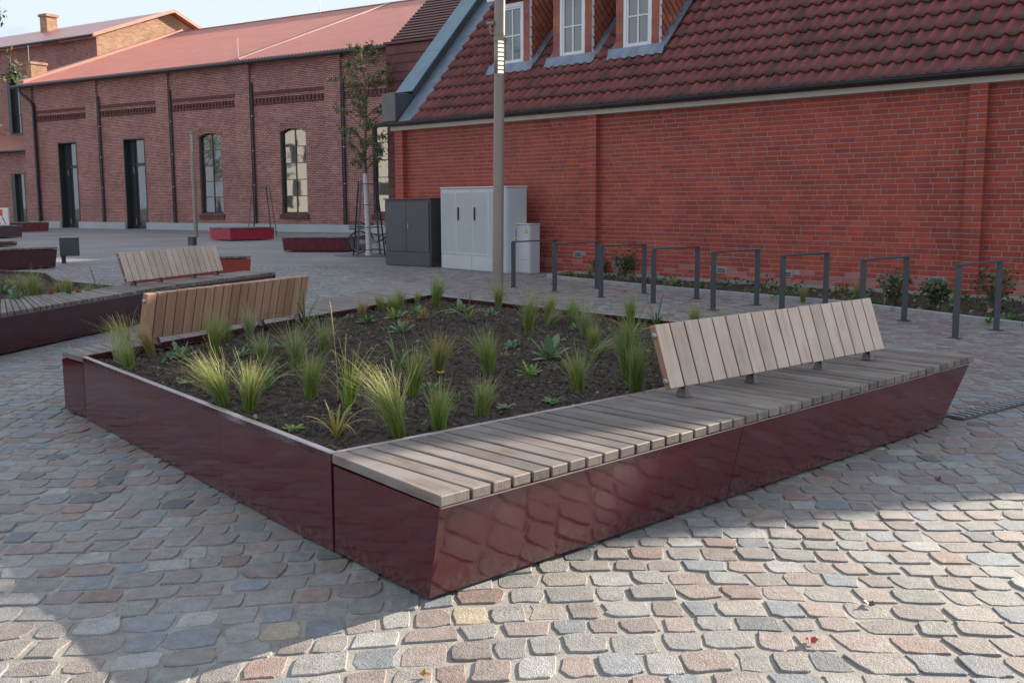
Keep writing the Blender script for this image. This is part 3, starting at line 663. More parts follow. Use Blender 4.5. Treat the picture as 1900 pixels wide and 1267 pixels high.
rf.add([*q, *[p + V(0, 0, -0.1) for p in q]], [(0, 1, 2, 3), (7, 6, 5, 4), (0, 4, 5, 1), (1, 5, 6, 2), (2, 6, 7, 3), (3, 7, 4, 0)])
roof = rf.build('roof', plain('dark_red_roof', (0.15, 0.05, 0.042), 0.8, var=0.3, scale=4), HS)
TW, TE, TL = 0.2345, 0.355, 0.43
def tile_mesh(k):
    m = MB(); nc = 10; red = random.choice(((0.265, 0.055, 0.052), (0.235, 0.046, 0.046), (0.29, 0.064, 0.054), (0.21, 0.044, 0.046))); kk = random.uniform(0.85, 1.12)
    moss_shade = random.choice(((0.050, 0.040, 0.030), (0.070, 0.046, 0.036), (0.048, 0.045, 0.038), (0.085, 0.045, 0.040))); mo = random.uniform(0.5, 1.0)  # trough moss, its brown deepened to stand for shadow under the tile rows
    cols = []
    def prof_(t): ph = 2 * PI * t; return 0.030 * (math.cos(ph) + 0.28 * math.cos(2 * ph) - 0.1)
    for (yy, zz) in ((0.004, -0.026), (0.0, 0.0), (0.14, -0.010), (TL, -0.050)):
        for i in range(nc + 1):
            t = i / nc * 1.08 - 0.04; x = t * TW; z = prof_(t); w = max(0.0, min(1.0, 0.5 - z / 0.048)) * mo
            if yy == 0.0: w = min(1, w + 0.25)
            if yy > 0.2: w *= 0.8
            m.v.append((x, yy, z + zz + 0.022)); m.c.append(tuple((red[j] * (1 - w) + moss_shade[j] * w) * kk for j in range(3)))
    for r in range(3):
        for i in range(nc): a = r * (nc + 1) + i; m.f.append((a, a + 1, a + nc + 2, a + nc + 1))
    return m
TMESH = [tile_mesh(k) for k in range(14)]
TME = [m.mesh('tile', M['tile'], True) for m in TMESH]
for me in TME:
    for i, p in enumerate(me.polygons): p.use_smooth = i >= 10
RB = Matrix(((1, 0, 0, 0), (0, cp_, -sp_, 0), (0, sp_, cp_, 0), (0, 0, 0, 1)))
DORM = [(-6.36, -5.24), (-4.53, -3.42), (-2.77, -1.655)]
DY, DZ = 0.82, 4.53                        # dormer front plane and its foot height
SD = (DY - EAVE_Y) / cp_
tl_list = []
for r in range(13):
    s = -0.02 + r * TE
    for c in range(-1, 66):
        uu = -8.17 + c * TW
        if uu > 7.0 or uu < -8.2: continue
        if any(a - 0.12 < uu + TW / 2 < b + 0.16 and s + TE * 0.8 > SD - 0.12 for a, b in DORM): continue
        tl_list.append((uu, s, r))
def tile_px(t):
    w = WM[HS] @ rp(t[0], t[1]); d = w - V(0, 0, CAM_H); zc = d.dot(fw); return (950 + F_PX * d.dot(rtv) / zc, 633.5 - F_PX * d.dot(upv) / zc, zc)
vis = []; hid = []
for t in tl_list:
    px, py, zc = tile_px(t); (vis if (px < 1910 and py > -25) else hid).append((zc, t))
vis.sort(key=lambda a: a[0]); restm = MB()
def tile_M(t): return Matrix.Translation(rp(t[0], t[1], random.gauss(0.004, 0.002))) @ RB @ Matrix.Rotation(random.gauss(0, 0.012), 4, 'Z')
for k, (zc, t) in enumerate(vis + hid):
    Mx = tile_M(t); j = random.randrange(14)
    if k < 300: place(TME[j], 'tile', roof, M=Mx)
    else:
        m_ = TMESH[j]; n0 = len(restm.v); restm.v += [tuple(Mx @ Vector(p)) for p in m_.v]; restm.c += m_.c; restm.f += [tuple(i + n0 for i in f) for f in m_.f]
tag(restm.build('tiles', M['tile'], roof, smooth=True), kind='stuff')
u = U0 + 0.3
while u < UR - 0.3:
    m = MB(); n_ = 8
    for xx, rr in ((0.0, 0.13), (0.40, 0.12)):
        for k in range(n_ + 1): t = PI * k / n_; m.v.append((u + xx, RIDGE_Y + rr * math.cos(t), RZ - 0.05 + rr * math.sin(t))); m.c.append((0.23, 0.052, 0.048))
    m.f = [(k, k + 1, n_ + 2 + k, n_ + 1 + k) for k in range(n_)]; m.build('ridge_tile', M['tile'], roof); u += 0.38
# verge: lead strip, zinc capped parapet with end box
vg = MB(); q = [rp(-8.70, 0.02, 0.03), rp(-8.14, 0.02, 0.03), rp(-8.14, SMAX, 0.03), rp(-8.70, SMAX, 0.03)]
vg.add([*q, *[p + V(0, 0, -0.05) for p in q]], [(0, 1, 2, 3), (0, 4, 5, 1), (1, 5, 6, 2)]); vg.build('flashing', M['lead'], HS)
s0 = 0.85
def slab(name, u0, u1, sa, sb, n0, n1, mat, par=HS):
    m = MB(); m.hexa([rp(u0, sa, n0), rp(u1, sa, n0), rp(u1, sb, n0), rp(u0, sb, n0)], [rp(u0, sa, n1), rp(u1, sa, n1), rp(u1, sb, n1), rp(u0, sb, n1)]); return m.build(name, mat, par)
slab('parapet', -9.18, -8.72, s0, SMAX, -0.35, 0.20, M['zinc_dark'])
cuts = [s0 - 0.05, 2.25, 4.3, SMAX + 0.05]
for a, b in zip(cuts[:-1], cuts[1:]): slab('coping', -9.26, -8.62, a + 0.004, b - 0.004, 0.20, 0.235, M['zinc'])
MB().box(-9.27, -8.75, -0.24, 0.42, 3.44, 4.12).build('parapet_end_box', M['zinc_dark'], HS, bevel=0.01)
# dormers
def scale_tile(w, h):
    m = MB(); n_ = 6
    pts = [(-w / 2, h), (-w / 2, 0.0)] + [(-w / 2 + w * k / n_, -0.022 * math.sin(PI * k / n_)) for k in range(1, n_)] + [(w / 2, 0.0), (w / 2, h)]
    n2 = len(pts); m.v = [(x, -0.022, z) for x, z in pts] + [(x, -0.004, z) for x, z in pts]; m.c = [(1, 1, 1)] * (2 * n2)
    m.f = [tuple(range(n2))[::-1] and tuple(range(n2)), tuple(range(2 * n2 - 1, n2 - 1, -1))] + [(i, n2 + i, n2 + (i + 1) % n2, (i + 1) % n2) for i in range(n2)]
    return m
ST = [((0.36, 0.105, 0.05), 3), ((0.31, 0.085, 0.055), 3), ((0.27, 0.075, 0.065), 2)]
def dia_tile(sz):
    return [(0, -sz), (sz, 0), (0, sz), (-sz, 0)]
DTOP = 6.05
for di, (a, b) in enumerate(DORM):
    dm = sub_empty('dormer', HS, Matrix.Translation((a, DY, DZ)))
    W_ = b - a; H_ = DTOP - DZ
    yb = (H_ + 0.1) / math.tan(PITCH) + 0.4
    bd = MB(); bd.box(0.02, 0.185, 0.0, 0.12, 0.0, H_); bd.box(W_ - 0.185, W_ - 0.02, 0.0, 0.12, 0.0, H_); bd.box(0.185, W_ - 0.185, 0.0, 0.12, 1.40, H_)
    bd.box(0.02, 0.10, 0.12, yb, 0.0, H_); bd.box(W_ - 0.10, W_ - 0.02, 0.12, yb, 0.0, H_); bd.box(0.10, W_ - 0.10, 0.55, 0.6, 0.0, H_)
    bd.build('frame_wall', M['old_brick_dk'], dm)
    # front strips of scale tiles
    for xs in (0.10, W_ - 0.10):
        zz = 0.02
        while zz < H_ - 0.02:
            t = scale_tile(0.185, 0.20); c = pick(ST); t.c = [c] * len(t.v); t.build('tile', M['scale_tile'], dm, M=Matrix.Translation((xs, -0.004 + (0.004 if int(zz / 0.185) % 2 else 0), zz))); zz += 0.185
    # white trim on the corner
    for xs in (0.0, W_ - 0.016): MB().box(xs, xs + 0.016, -0.012, 0.06, 0.0, H_).build('corner_trim', M['white'], dm)
    # right cheek: diamond scales
    sz = 0.105; r = 0
    zz = 0.0
    while zz < H_ + 0.1:
        yy = 0.10 + (sz if r % 2 else 0)
        while yy < yb - 0.1:
            if zz > (yy - 0.05) * math.tan(PITCH) - 0.02 and zz < H_ + 0.02:
                c = pick(ST); m = MB(); pts = dia_tile(sz * 0.985)
                tl_ = 0.024
                m.v = [(W_ - 0.02 + 0.020 - tl_ * (z_ / sz) * 0.8, yy + y_, zz + z_) for y_, z_ in pts] + [(W_ - 0.025, yy + y_, zz + z_) for y_, z_ in pts]
                m.c = [c] * 8; m.f = [(0, 1, 2, 3), (0, 4, 5, 1), (1, 5, 6, 2), (2, 6, 7, 3), (3, 7, 4, 0)]
                m.build('cheek_tile', M['scale_tile'], dm)
            yy += sz * 2
        zz += sz; r += 1
    # window: frame, sashes, panes
    wx0, wx1 = 0.195, W_ - 0.185
    fr = MB(); fr.box(wx0, wx0 + 0.075, -0.02, 0.06, 0.0, 1.40); fr.box(wx1 - 0.075, wx1, -0.02, 0.06, 0.0, 1.40)
    fr.box(wx0 + 0.075, wx1 - 0.075, -0.02, 0.06, 1.31, 1.40); fr.box(wx0 + 0.075, wx1 - 0.075, -0.02, 0.06, 0.0, 0.07)
    fr.box(wx0 - 0.015, wx1 + 0.015, -0.045, -0.021, -0.01, 0.035); fr.build('window_frame', M['white'], dm, bevel=0.004)
    gx0, gx1, gz0, gz1 = wx0 + 0.077, wx1 - 0.077, 0.072, 1.308; mx = (gx0 + gx1) / 2
    sa = MB()
    for x0, x1 in ((gx0, gx0 + 0.04), (gx1 - 0.04, gx1)): sa.box(x0, x1, -0.004, 0.04, gz0, gz1)
    sa.box(gx0 + 0.04, gx1 - 0.04, -0.004, 0.04, gz0, gz0 + 0.085); sa.box(gx0 + 0.04, gx1 - 0.04, -0.004, 0.04, gz1 - 0.04, gz1); sa.build('sash', M['white'], dm)
    MB().box(mx - 0.017, mx + 0.017, -0.001, 0.036, gz0 + 0.086, gz1 - 0.041).build('muntin', M['white'], dm)
    for (x0, x1) in ((gx0 + 0.041, mx - 0.018), (mx + 0.018, gx1 - 0.041)):
        MB().box(x0, x1, 0.0, 0.034, 0.675, 0.703).build('muntin', M['white'], dm)
        for (z0, z1) in ((gz0 + 0.086, 0.674), (0.704, gz1 - 0.041)): MB().box(x0, x1, 0.018, 0.024, z0, z1).build('pane', M['glass'], dm)
    # fascia, roof, lead apron and cheek flashing
    MB().box(-0.10, W_ + 0.10, -0.16, -0.13, H_ - 0.03, H_ + 0.12).build('fascia', M['white'], dm)
    rr = MB(); rr.hexa([(-0.10, -0.13, H_ + 0.0), (W_ + 0.10, -0.13, H_ + 0.0), (W_ + 0.10, 2.6, H_ + 0.9), (-0.10, 2.6, H_ + 0.9)], [(-0.10, -0.13, H_ + 0.12), (W_ + 0.10, -0.13, H_ + 0.12), (W_ + 0.10, 2.6, H_ + 1.02), (-0.10, 2.6, H_ + 1.02)]); rr.build('dormer_roof', M['zinc_dark'], dm)
    ap = MB(); nseg = 26
    for k in range(nseg + 1):
        u_ = a - 0.16 + (W_ + 0.32) * k / nseg; wv = 0.020 * math.cos(2 * PI * (u_ + 8.17) / TW)
        for s_, nn in ((SD - 0.20 - random.uniform(0, 0.015), 0.030 + wv), (SD - 0.10, 0.045 + wv * 0.7), (SD + 0.02, 0.10)):
            p = rp(u_, s_, nn); ap.v.append((p.x - a, p.y - DY, p.z - DZ)); ap.c.append((1, 1, 1))
    for k in range(nseg):
        for j in range(2): i = k * 3 + j; ap.f.append((i, i + 3, i + 4, i + 1))
    ap.build('lead_apron', M['lead'], dm, smooth=True)
    for (ua, ub) in ((b + 0.0, b + 0.17), (a - 0.15, a + 0.0)):
        m = MB(); q = [rp(ua, SD - 0.02, 0.05), rp(ub, SD - 0.02, 0.045), rp(ub, SD + 1.9, 0.045), rp(ua, SD + 1.9, 0.05)]
        q = [V(p.x - a, p.y - DY, p.z - DZ) for p in q]; m.add([*q, *[p + V(0, 0, -0.03) for p in q]], [(0, 1, 2, 3), (0, 4, 5, 1), (1, 5, 6, 2), (3, 7, 4, 0)]); m.build('lead_flashing', M['lead'], dm)

# planting bed along the wall
bedt = thing('flower_bed', 'narrow kerbed flower bed along the foot of the red brick wall', 'flower bed', hw(2.0, 1.0))
soil_bed(bedt, [hw(u, o - 0.04) for u, o in KERB] + [hw(10.5, 0.02)], 0.012, 3000, step=0.12)
for (ua, oa), (ub, ob) in zip(KERB[:-1], KERB[1:]):
    a, b = hw(ua, oa), hw(ub, ob); nk = max(1, int((b - a).length / 1.0))
    for k in range(nk):
        p, q2 = lerp(a, b, k / nk), lerp(a, b, (k + 1) / nk); e = (q2 - p).normalized() * 0.004
        MB().bar(at_z(p + e, 0.02), at_z(q2 - e, 0.02), 0.07, 0.08).build('kerb_stone', M['kerb'], bedt, world=True, bevel=0.006)
MB().bar(hw(-3.0, 0.09, 0.03), hw(10.5, 0.09, 0.03), 0.16, 0.06).build('plinth_strip', M['kerb'], bedt, world=True)

# ------------------------------------------------------------------ clad annex between the hall and the house
CA = thing('clad_annex', 'rust red shingle clad annex with louvred roof between hall and brick house', 'building', (-3.66, 30.0, 0), math.radians(90 - 126))
CT = 5.86
MB().box(0.2, 7.0, 0.03, 15.0, -0.05, CT).build('wall', M['old_brick_dk'], CA)  # body stretched far back, out of view, to shade the ground near the bin
SH = [((0.150, 0.046, 0.042), 4), ((0.130, 0.042, 0.042), 3), ((0.175, 0.052, 0.042), 2), ((0.115, 0.042, 0.045), 1)]
z = 0.0; r = 0
while z < CT - 0.02:
    u = 0.2 - (0.0 if r % 2 else 0.18); h = min(0.243, CT - z)
    while u < 3.3:
        w = 0.40; a, b = max(u, 0.2), u + w; c = pick(SH); m = MB()
        m.hexa([(a + 0.003, -0.030, z), (b - 0.003, -0.030, z), (b - 0.003, 0.03, z), (a + 0.003, 0.03, z)], [(a + 0.003, -0.004, z + h), (b - 0.003, -0.004, z + h), (b - 0.003, 0.03, z + h), (a + 0.003, 0.03, z + h)], c)
        m.build('shingle', M['shingle'], CA); u += w
    z += 0.243; r += 1
for k in range(24):      # left return
    c = pick(SH); z0 = k * 0.243; m = MB(); m.hexa([(0.17, 0.0, z0), (0.2, 0.0, z0), (0.2, 2.0, z0), (0.17, 2.0, z0)], [(0.192, 0.0, z0 + 0.24), (0.2, 0.0, z0 + 0.24), (0.2, 2.0, z0 + 0.24), (0.192, 2.0, z0 + 0.24)], c); m.build('shingle', M['shingle'], CA)
MB().box(0.15, 3.4, -0.07, 0.03, CT + 0.003, CT + 0.07).build('parapet_cap', M['shingle'] if False else M['louvre'], CA)
al = math.radians(40); up_ = V(0, math.cos(al), math.sin(al)); 
q = [V(0.30, 0.05, CT + 0.05), V(7.0, 0.05, CT + 0.05)]; q += [q[1] + up_ * 4.6, q[0] + up_ * 4.6]
MB().add([*q, *[p - V(0, 0, 0.1) for p in q]], [(0, 1, 2, 3), (7, 6, 5, 4), (0, 4, 5, 1), (1, 5, 6, 2), (2, 6, 7, 3), (3, 7, 4, 0)]).build('roof', M['black'], CA)
for k in range(30):
    p = V(0.32, 0.05, CT + 0.09) + up_ * (0.08 + k * 0.15); MB().bar(p, p + V(3.4, 0, 0), 0.05, 0.075, up_).build('louvre_slat', M['louvre'], CA)

# ------------------------------------------------------------------ the old brick hall
HA = -33.0
HL = thing('brick_hall', 'long old brick hall with red corrugated roof, arched windows and pilasters', 'building', (-17.698, 58.398, 0), math.radians(HA))
HU0, HU1, HZ = -15.6, 46.0, 8.75
openings = [(-12.38, -10.5, 0.0, 5.24, 'door'), (-6.02, -4.08, 0.0, 5.24, 'door'), (0.50, 2.32, 0.90, 5.30, 'win'), (6.77, 8.60, 0.92, 5.30, 'win'), (13.02, 14.85, 0.95, 5.30, 'win')]
RV = 0.42
def wall_open(u0, u1, z0, z1, ops, y, mat, parent, name='wall', thick=0.5):
    us = sorted({u0, u1, *[o[0] for o in ops], *[o[1] for o in ops]}); zs = sorted({z0, z1, *[o[2] for o in ops], *[o[3] for o in ops]})
    m = MB()
    for i in range(len(us) - 1):
        for j in range(len(zs) - 1):
            cu, cz = (us[i] + us[i + 1]) / 2, (zs[j] + zs[j + 1]) / 2
            if any(o[0] < cu < o[1] and o[2] < cz < o[3] for o in ops): continue
            m.poly([(us[i], y, zs[j]), (us[i + 1], y, zs[j]), (us[i + 1], y, zs[j + 1]), (us[i], y, zs[j + 1])])
    for o in ops:
        a, b, c, d = o[:4]
        m.poly([(a, y, c), (a, y, d), (a, y + thick, d), (a, y + thick, c)]); m.poly([(b, y, d), (b, y, c), (b, y + thick, c), (b, y + thick, d)])
        m.poly([(a, y, d), (b, y, d), (b, y + thick, d), (a, y + thick, d)]); m.poly([(b, y, c), (a, y, c), (a, y + thick, c), (b, y + thick, c)])
    return m.build(name, mat, parent)
wall_open(HU0, HU1, -0.1, HZ, openings, 0.0, M['old_brick'], HL)
b_ = MB(); b_.box(HU0, HU0 + 0.4, 0.51, 24.8, -0.1, HZ - 0.1); b_.box(HU1 - 0.4, HU1, 0.51, 24.8, -0.1, HZ - 0.1); b_.box(HU0 + 0.4, HU1 - 0.4, 24.4, 24.8, -0.1, HZ - 0.1); b_.box(HU0 + 0.4, HU1 - 0.4, 3.0, 3.2, -0.1, HZ - 0.1)
b_.build('inner_walls', M['old_brick'], HL)
for a, b in ((-15.62, -14.62), (-9.2, -8.15), (-2.78, -1.72), (3.70, 4.76), (10.1, 11.15), (16.5, 17.5)):
    m = MB(); m.box(a, b, -0.14, 0.01, -0.05, HZ - 0.35); m.hexa([(a - 0.0, -0.14, HZ - 0.35), (b, -0.14, HZ - 0.35), (b, 0.01, HZ - 0.35), (a, 0.01, HZ - 0.35)], [(a - 0.12, -0.26, HZ - 0.02), (b + 0.12, -0.26, HZ - 0.02), (b + 0.12, 0.01, HZ - 0.02), (a - 0.12, 0.01, HZ - 0.02)])
    m.build('pilaster', M['old_brick'], HL)
    if b < 11.5:
        pz = MB(); pz.tube([(b + 0.12, -0.09, 0.25), (b + 0.12, -0.09, HZ - 1.0)], 0.055, 10); pp = pz.build('downpipe', M['gutter'], HL, smooth=True)
        for zc in (2.4, 4.2, 6.0): MB().tube([(b + 0.12, -0.09, zc), (b + 0.12, -0.09, zc + 0.05)], 0.066, 10).build('pipe_clip', M['galv'], pp)
MB().tube([(-15.2, -0.55, HZ + 0.02), (-15.2, -0.50, HZ - 0.35), (-14.6, -0.2, HZ - 0.95), (-14.45, -0.18, HZ - 1.3), (-14.45, -0.18, 0.2)], 0.085, 10).build('downpipe', M['gutter'], HL, smooth=True)
# moulded dentil bands between the pilasters
for a, b in ((-14.6, -9.22), (-8.1, -2.8), (-1.68, 3.68), (4.78, 10.08), (11.17, 16.4)):
    m = MB(); m.box(a, b, -0.06, 0.002, 7.08, 7.24); m.box(a, b, -0.05, 0.002, 6.58, 6.66)
    x = a + 0.05
    while x < b - 0.12: m.box(x, x + 0.13, -0.09, 0.002, 6.68, 6.92); x += 0.26
    m.build('dentil_band', M['old_brick_dk'], HL)
# plinth (interrupted by the doors)
prev = HU0
for a, b in ((-12.38, -10.5), (-6.02, -4.08), (HU1, HU1)):
    MB().box(prev, a, -0.17, 0.0, -0.05, 0.39).build('plinth', M['plinth'], HL); prev = b
for (a, b, c, d, kind) in openings:
    if kind == 'door':
        RV = 0.42; dr = sub_empty('door', HL, Matrix.Translation((a, 0, 0))); w = b - a
        fr = MB(); fr.box(0.0, 0.07, -0.02, RV + 0.1, 0.0, d); fr.box(w - 0.07, w, -0.02, RV + 0.1, 0.0, d); fr.box(0.07, w - 0.07, -0.02, RV + 0.1, d - 0.07, d)
        fr.box(0.07, 0.5, RV - 0.05, RV + 0.1, 0.0, d - 0.07); fr.box(0.5, w - 0.07, RV - 0.02, RV + 0.1, 3.66, 3.84); fr.box(0.5, w - 0.07, RV - 0.02, RV + 0.1, 0.0, 0.22)
        fr.build('frame', M['dark_frame'], dr)
        MB().box(0.5, w - 0.07, RV + 0.02, RV + 0.05, 0.22, 3.66).build('pane', M['glass'], dr); MB().box(0.5, w - 0.07, RV + 0.02, RV + 0.05, 3.84, d - 0.07).build('pane', M['glass'], dr)
        MB().box(0.40, 0.44, RV - 0.10, RV - 0.06, 3.2, 3.6).build('handle', M['galv'], dr); MB().box(0.40, 0.44, RV - 0.10, RV - 0.06, 0.25, 0.6).build('handle', M['galv'], dr)
    else:
        wd = sub_empty('window', HL, Matrix.Translation((a, 0, c))); w = b - a; h = d - c; ri = 0.24; RV = 0.20
        na = 12; hs = h - ri; arc = [(w * k / na, hs + ri * math.sin(PI * k / na) ** 0.8) for k in range(na + 1)]
        sp = MB()
        for k in range(na):
            (x0, z0), (x1, z1) = arc[k], arc[k + 1]
            sp.poly([(x0, 0, z0), (x1, 0, z1), (x1, 0, h), (x0, 0, h)]); sp.poly([(x1, 0, z1), (x0, 0, z0), (x0, RV, z0), (x1, RV, z1)])
        sp.build('spandrel', M['old_brick'], wd)
        nv = 22
        vm = MB()
        for k in range(nv):
            t0, t1 = (k + 0.12) / nv, (k + 0.88) / nv
            def ap_(t, o): return (-0.12 + (w + 0.24) * t, hs + ri * math.sin(PI * min(1, max(0, t))) ** 0.8 * 0.9 + o)
            (x0, z0), (x1, z1) = ap_(t0, 0.0), ap_(t1, 0.0); vm.hexa([(x0, -0.03, z0), (x1, -0.03, z1), (x1, 0.0, z1), (x0, 0.0, z0)], [(x0, -0.03, z0 + 0.40), (x1, -0.03, z1 + 0.40), (x1, 0.0, z1 + 0.40), (x0, 0.0, z0 + 0.40)])
        vm.build('arch', M['old_brick'], wd)
        fr = MB(); fr.box(0.0, 0.10, RV - 0.10, RV + 0.08, 0, h); fr.box(w - 0.06, w, RV - 0.06, RV + 0.08, 0, h); fr.box(0.10, w - 0.06, RV - 0.06, RV + 0.08, 0, 0.08); fr.box(0.10, w - 0.06, RV - 0.06, RV + 0.08, h - 0.07, h)
        fr.build('frame', M['dark_frame'], wd)
        x0, x1 = 0.10, w - 0.06; mx = (x0 + x1) / 2
        MB().box(mx - 0.035, mx + 0.035, RV - 0.03, RV + 0.04, 0.08, h - 0.07).build('muntin', M['dark_frame'], wd)
        for k in range(5):
            za, zb = 0.08 + (h - 0.15) * k / 5, 0.08 + (h - 0.15) * (k + 1) / 5
            for (xa, xb) in ((x0, mx - 0.036), (mx + 0.036, x1)):
                MB().box(xa, xb, RV + 0.0, RV + 0.02, za + 0.02, zb - 0.02).build('pane', M['glass'], wd, M=Matrix.Translation(((xa + xb) / 2, RV, (za + zb) / 2)) @ Matrix.Rotation(random.gauss(0, 0.012), 4, 'Z') @ Matrix.Rotation(random.gauss(0, 0.008), 4, 'X') @ Matrix.Translation((-(xa + xb) / 2, -RV, -(za + zb) / 2)))
                if k: MB().box(xa, xb, RV - 0.025, RV + 0.035, za - 0.022, za + 0.018).build('muntin', M['dark_frame'], wd)
        MB().box(-0.08, w + 0.08, -0.10, 0.0, -0.26, -0.02).build('sill', M['old_brick_dk'], wd)
# roof: corrugated front slope, plain rear slope, ridge, gutter
RY, RZ2 = 12.5, 13.70
m = MB(); per = 0.24; nw = int((HU1 - HU0 + 0.5) / per); k8 = 6; ns = 2
pr = [0.0, 0.0, 0.55, 1.0, 1.0, 0.45]
slope = V(0, RY + 0.42, RZ2 - HZ - 0.08).normalized(); nv_ = V(0, -slope.z, slope.y)
for r in range(ns + 1):
    t = r / ns
    for i in range(nw * k8 + 1):
        u = HU0 - 0.25 + i * per / k8; p = V(u, -0.42 + (RY + 0.42) * t, HZ + 0.08 + (RZ2 - HZ - 0.08) * t) + nv_ * (0.085 * pr[i % k8]); m.v.append(tuple(p)); m.c.append((1, 1, 1))
row = nw * k8 + 1
for r in range(ns):
    for i in range(row - 1): a = r * row + i; m.f.append((a, a + 1, a + row + 1, a + row))
roofh = m.build('roof', M['corr'], HL)
m = MB(); m.hexa([(HU0 - 0.2, -0.38, HZ - 0.02), (HU1, -0.38, HZ - 0.02), (HU1, RY, RZ2 - 0.12), (HU0 - 0.2, RY, RZ2 - 0.12)], [(HU0 - 0.2, -0.38, HZ + 0.06), (HU1, -0.38, HZ + 0.06), (HU1, RY, RZ2 - 0.02), (HU0 - 0.2, RY, RZ2 - 0.02)])
m.hexa([(HU0 - 0.2, RY, RZ2 - 0.12), (HU1, RY, RZ2 - 0.12), (HU1, 25.1, HZ - 0.1), (HU0 - 0.2, 25.1, HZ - 0.1)], [(HU0 - 0.2, RY, RZ2 - 0.02), (HU1, RY, RZ2 - 0.02), (HU1, 25.1, HZ), (HU0 - 0.2, 25.1, HZ)]); m.build('roof_deck', M['louvre'], HL)
MB().bar((HU0 - 0.2, RY, RZ2 + 0.05), (HU1, RY, RZ2 + 0.05), 0.45, 0.05).build('ridge_cap', M['corr'], HL)
MB().tube([(HU0 - 0.6, -0.50, HZ + 0.0), (HU1, -0.50, HZ + 0.0)], 0.10, 10).build('gutter', M['gutter'], HL, smooth=True)
def hall_rp(u, t, n=0.06): p = V(u, -0.42 + (RY + 0.42) * t, HZ + 0.08 + (RZ2 - HZ - 0.08) * t) + nv_ * n; return p
for u in (4.2,):
    MB().bar(hall_rp(u, 0.01, 0.11), hall_rp(u, 0.995, 0.11), 0.22, 0.05, nv_).build('sheet_joint', M['flash_red'], HL)
m = MB(); m.bar(hall_rp(HU0 + 0.02, 0.02, 0.14), hall_rp(HU0 + 0.02, 1.0, 0.14), 0.75, 0.20, nv_); m.build('verge_flashing', M['flash_red'], HL)
for (u, t) in ((4.1, 0.02), (-1.5, 0.97)):
    p = hall_rp(u, t); MB().tube([p, p + V(0, 0, 1.1)], 0.02, 6).build('lightning_rod', M['galv'], HL)
cs = MB(); cs.box(HU0 - 0.25, HU0 + 0.25, 0.45, 1.55, 9.0, 10.25); cs.box(HU0 - 0.31, HU0 + 0.31, 0.39, 1.61, 10.25, 10.40); cs.build('chimney_stub', M['gable_brick'], HL)
MB().tube([(HU0, 0.5, 10.4), (HU0, 0.5, 11.4)], 0.02, 6).build('lightning_rod', M['galv'], HL)

# taller building behind the hall's left end, with a lit gable; lower lean-to in front of it
UB = thing('brick_building', 'taller old brick building with sunlit ochre gable behind the left end of the hall', 'building', (-17.698, 58.398, 0), math.radians(HA))
UM, UZ, UA, UAZ = 5.5, 12.55, 11.7, 15.0
ux = -15.62
wall_open(-45, ux, -0.1, UZ, [(-26.3, -24.75, 6.5, 10.95)], UM, M['old_brick'], UB, thick=0.4)
m = MB(); m.add([(ux, UM, 0), (ux, 17.8, 0), (ux, 17.8, UZ), (ux, UA, UAZ - 0.1), (ux, UM, UZ)], [(0, 1, 2, 3, 4)]); m.add([(ux - 0.4, UM + 0.01, 0), (ux - 0.4, 17.8, 0), (ux - 0.4, 17.8, UZ), (ux - 0.4, UA, UAZ - 0.1), (ux - 0.4, UM + 0.01, UZ)], [(4, 3, 2, 1, 0)]); m.build('gable_wall', M['gable_brick'], UB)
m = MB()
m.hexa([(-45, UM - 0.55, UZ - 0.02), (ux + 0.45, UM - 0.55, UZ - 0.02), (ux + 0.45, UA, UAZ), (-45, UA, UAZ)], [(-45, UM - 0.55, UZ + 0.12), (ux + 0.45, UM - 0.55, UZ + 0.12), (ux + 0.45, UA, UAZ + 0.14), (-45, UA, UAZ + 0.14)])
m.hexa([(-45, UA, UAZ), (ux + 0.45, UA, UAZ), (ux + 0.45, 18.0, UZ - 0.02), (-45, 18.0, UZ - 0.02)], [(-45, UA, UAZ + 0.14), (ux + 0.45, UA, UAZ + 0.14), (ux + 0.45, 18.0, UZ + 0.12), (-45, 18.0, UZ + 0.12)])
m.build('roof', M['corr'], UB)
for (ya, za, yb2, zb) in ((UM - 0.56, UZ - 0.06, UA, UAZ + 0.0), (UA, UAZ + 0.0, 18.0, UZ - 0.06)):
    MB().hexa([(ux + 0.45, ya, za), (ux + 0.50, ya, za), (ux + 0.50, yb2, zb), (ux + 0.45, yb2, zb)], [(ux + 0.45, ya, za + 0.24), (ux + 0.50, ya, za + 0.24), (ux + 0.50, yb2, zb + 0.24), (ux + 0.45, yb2, zb + 0.24)]).build('verge_board', M['flash_red'], UB)
MB().tube([(-45, UM - 0.65, UZ + 0.0), (ux + 0.3, UM - 0.65, UZ + 0.0)], 0.10, 10).build('gutter', M['gutter'], UB, smooth=True)
m = MB(); m.box(-29.6, -28.7, 10.6, 11.5, 13.6, 15.9); m.box(-29.7, -28.6, 10.5, 11.6, 15.9, 16.1); m.build('chimney', M['gable_brick'], UB)
m = MB(); m.hexa([(-60, 9.5, 14.0), (-29.8, 9.5, 14.0), (-29.8, 16, 16.0), (-60, 16, 16.0)], [(-60, 9.5, 14.2), (-29.8, 9.5, 14.2), (-29.8, 16, 16.2), (-60, 16, 16.2)]); m.build('upper_roof', M['flash_red'], UB)
wd = sub_empty('window', UB, Matrix.Translation((-26.3, UM, 6.5)))
fr = MB(); fr.box(0, 0.35, -0.03, 0.36, 0, 4.45); fr.box(1.49, 1.55, -0.03, 0.36, 0, 4.45); fr.box(0.35, 1.49, -0.03, 0.36, 4.38, 4.45); fr.box(0.35, 1.49, -0.03, 0.36, 0, 0.08); fr.box(0.35, 1.49, 0.22, 0.36, 1.35, 1.42); fr.build('frame', M['dark_frame'], wd)
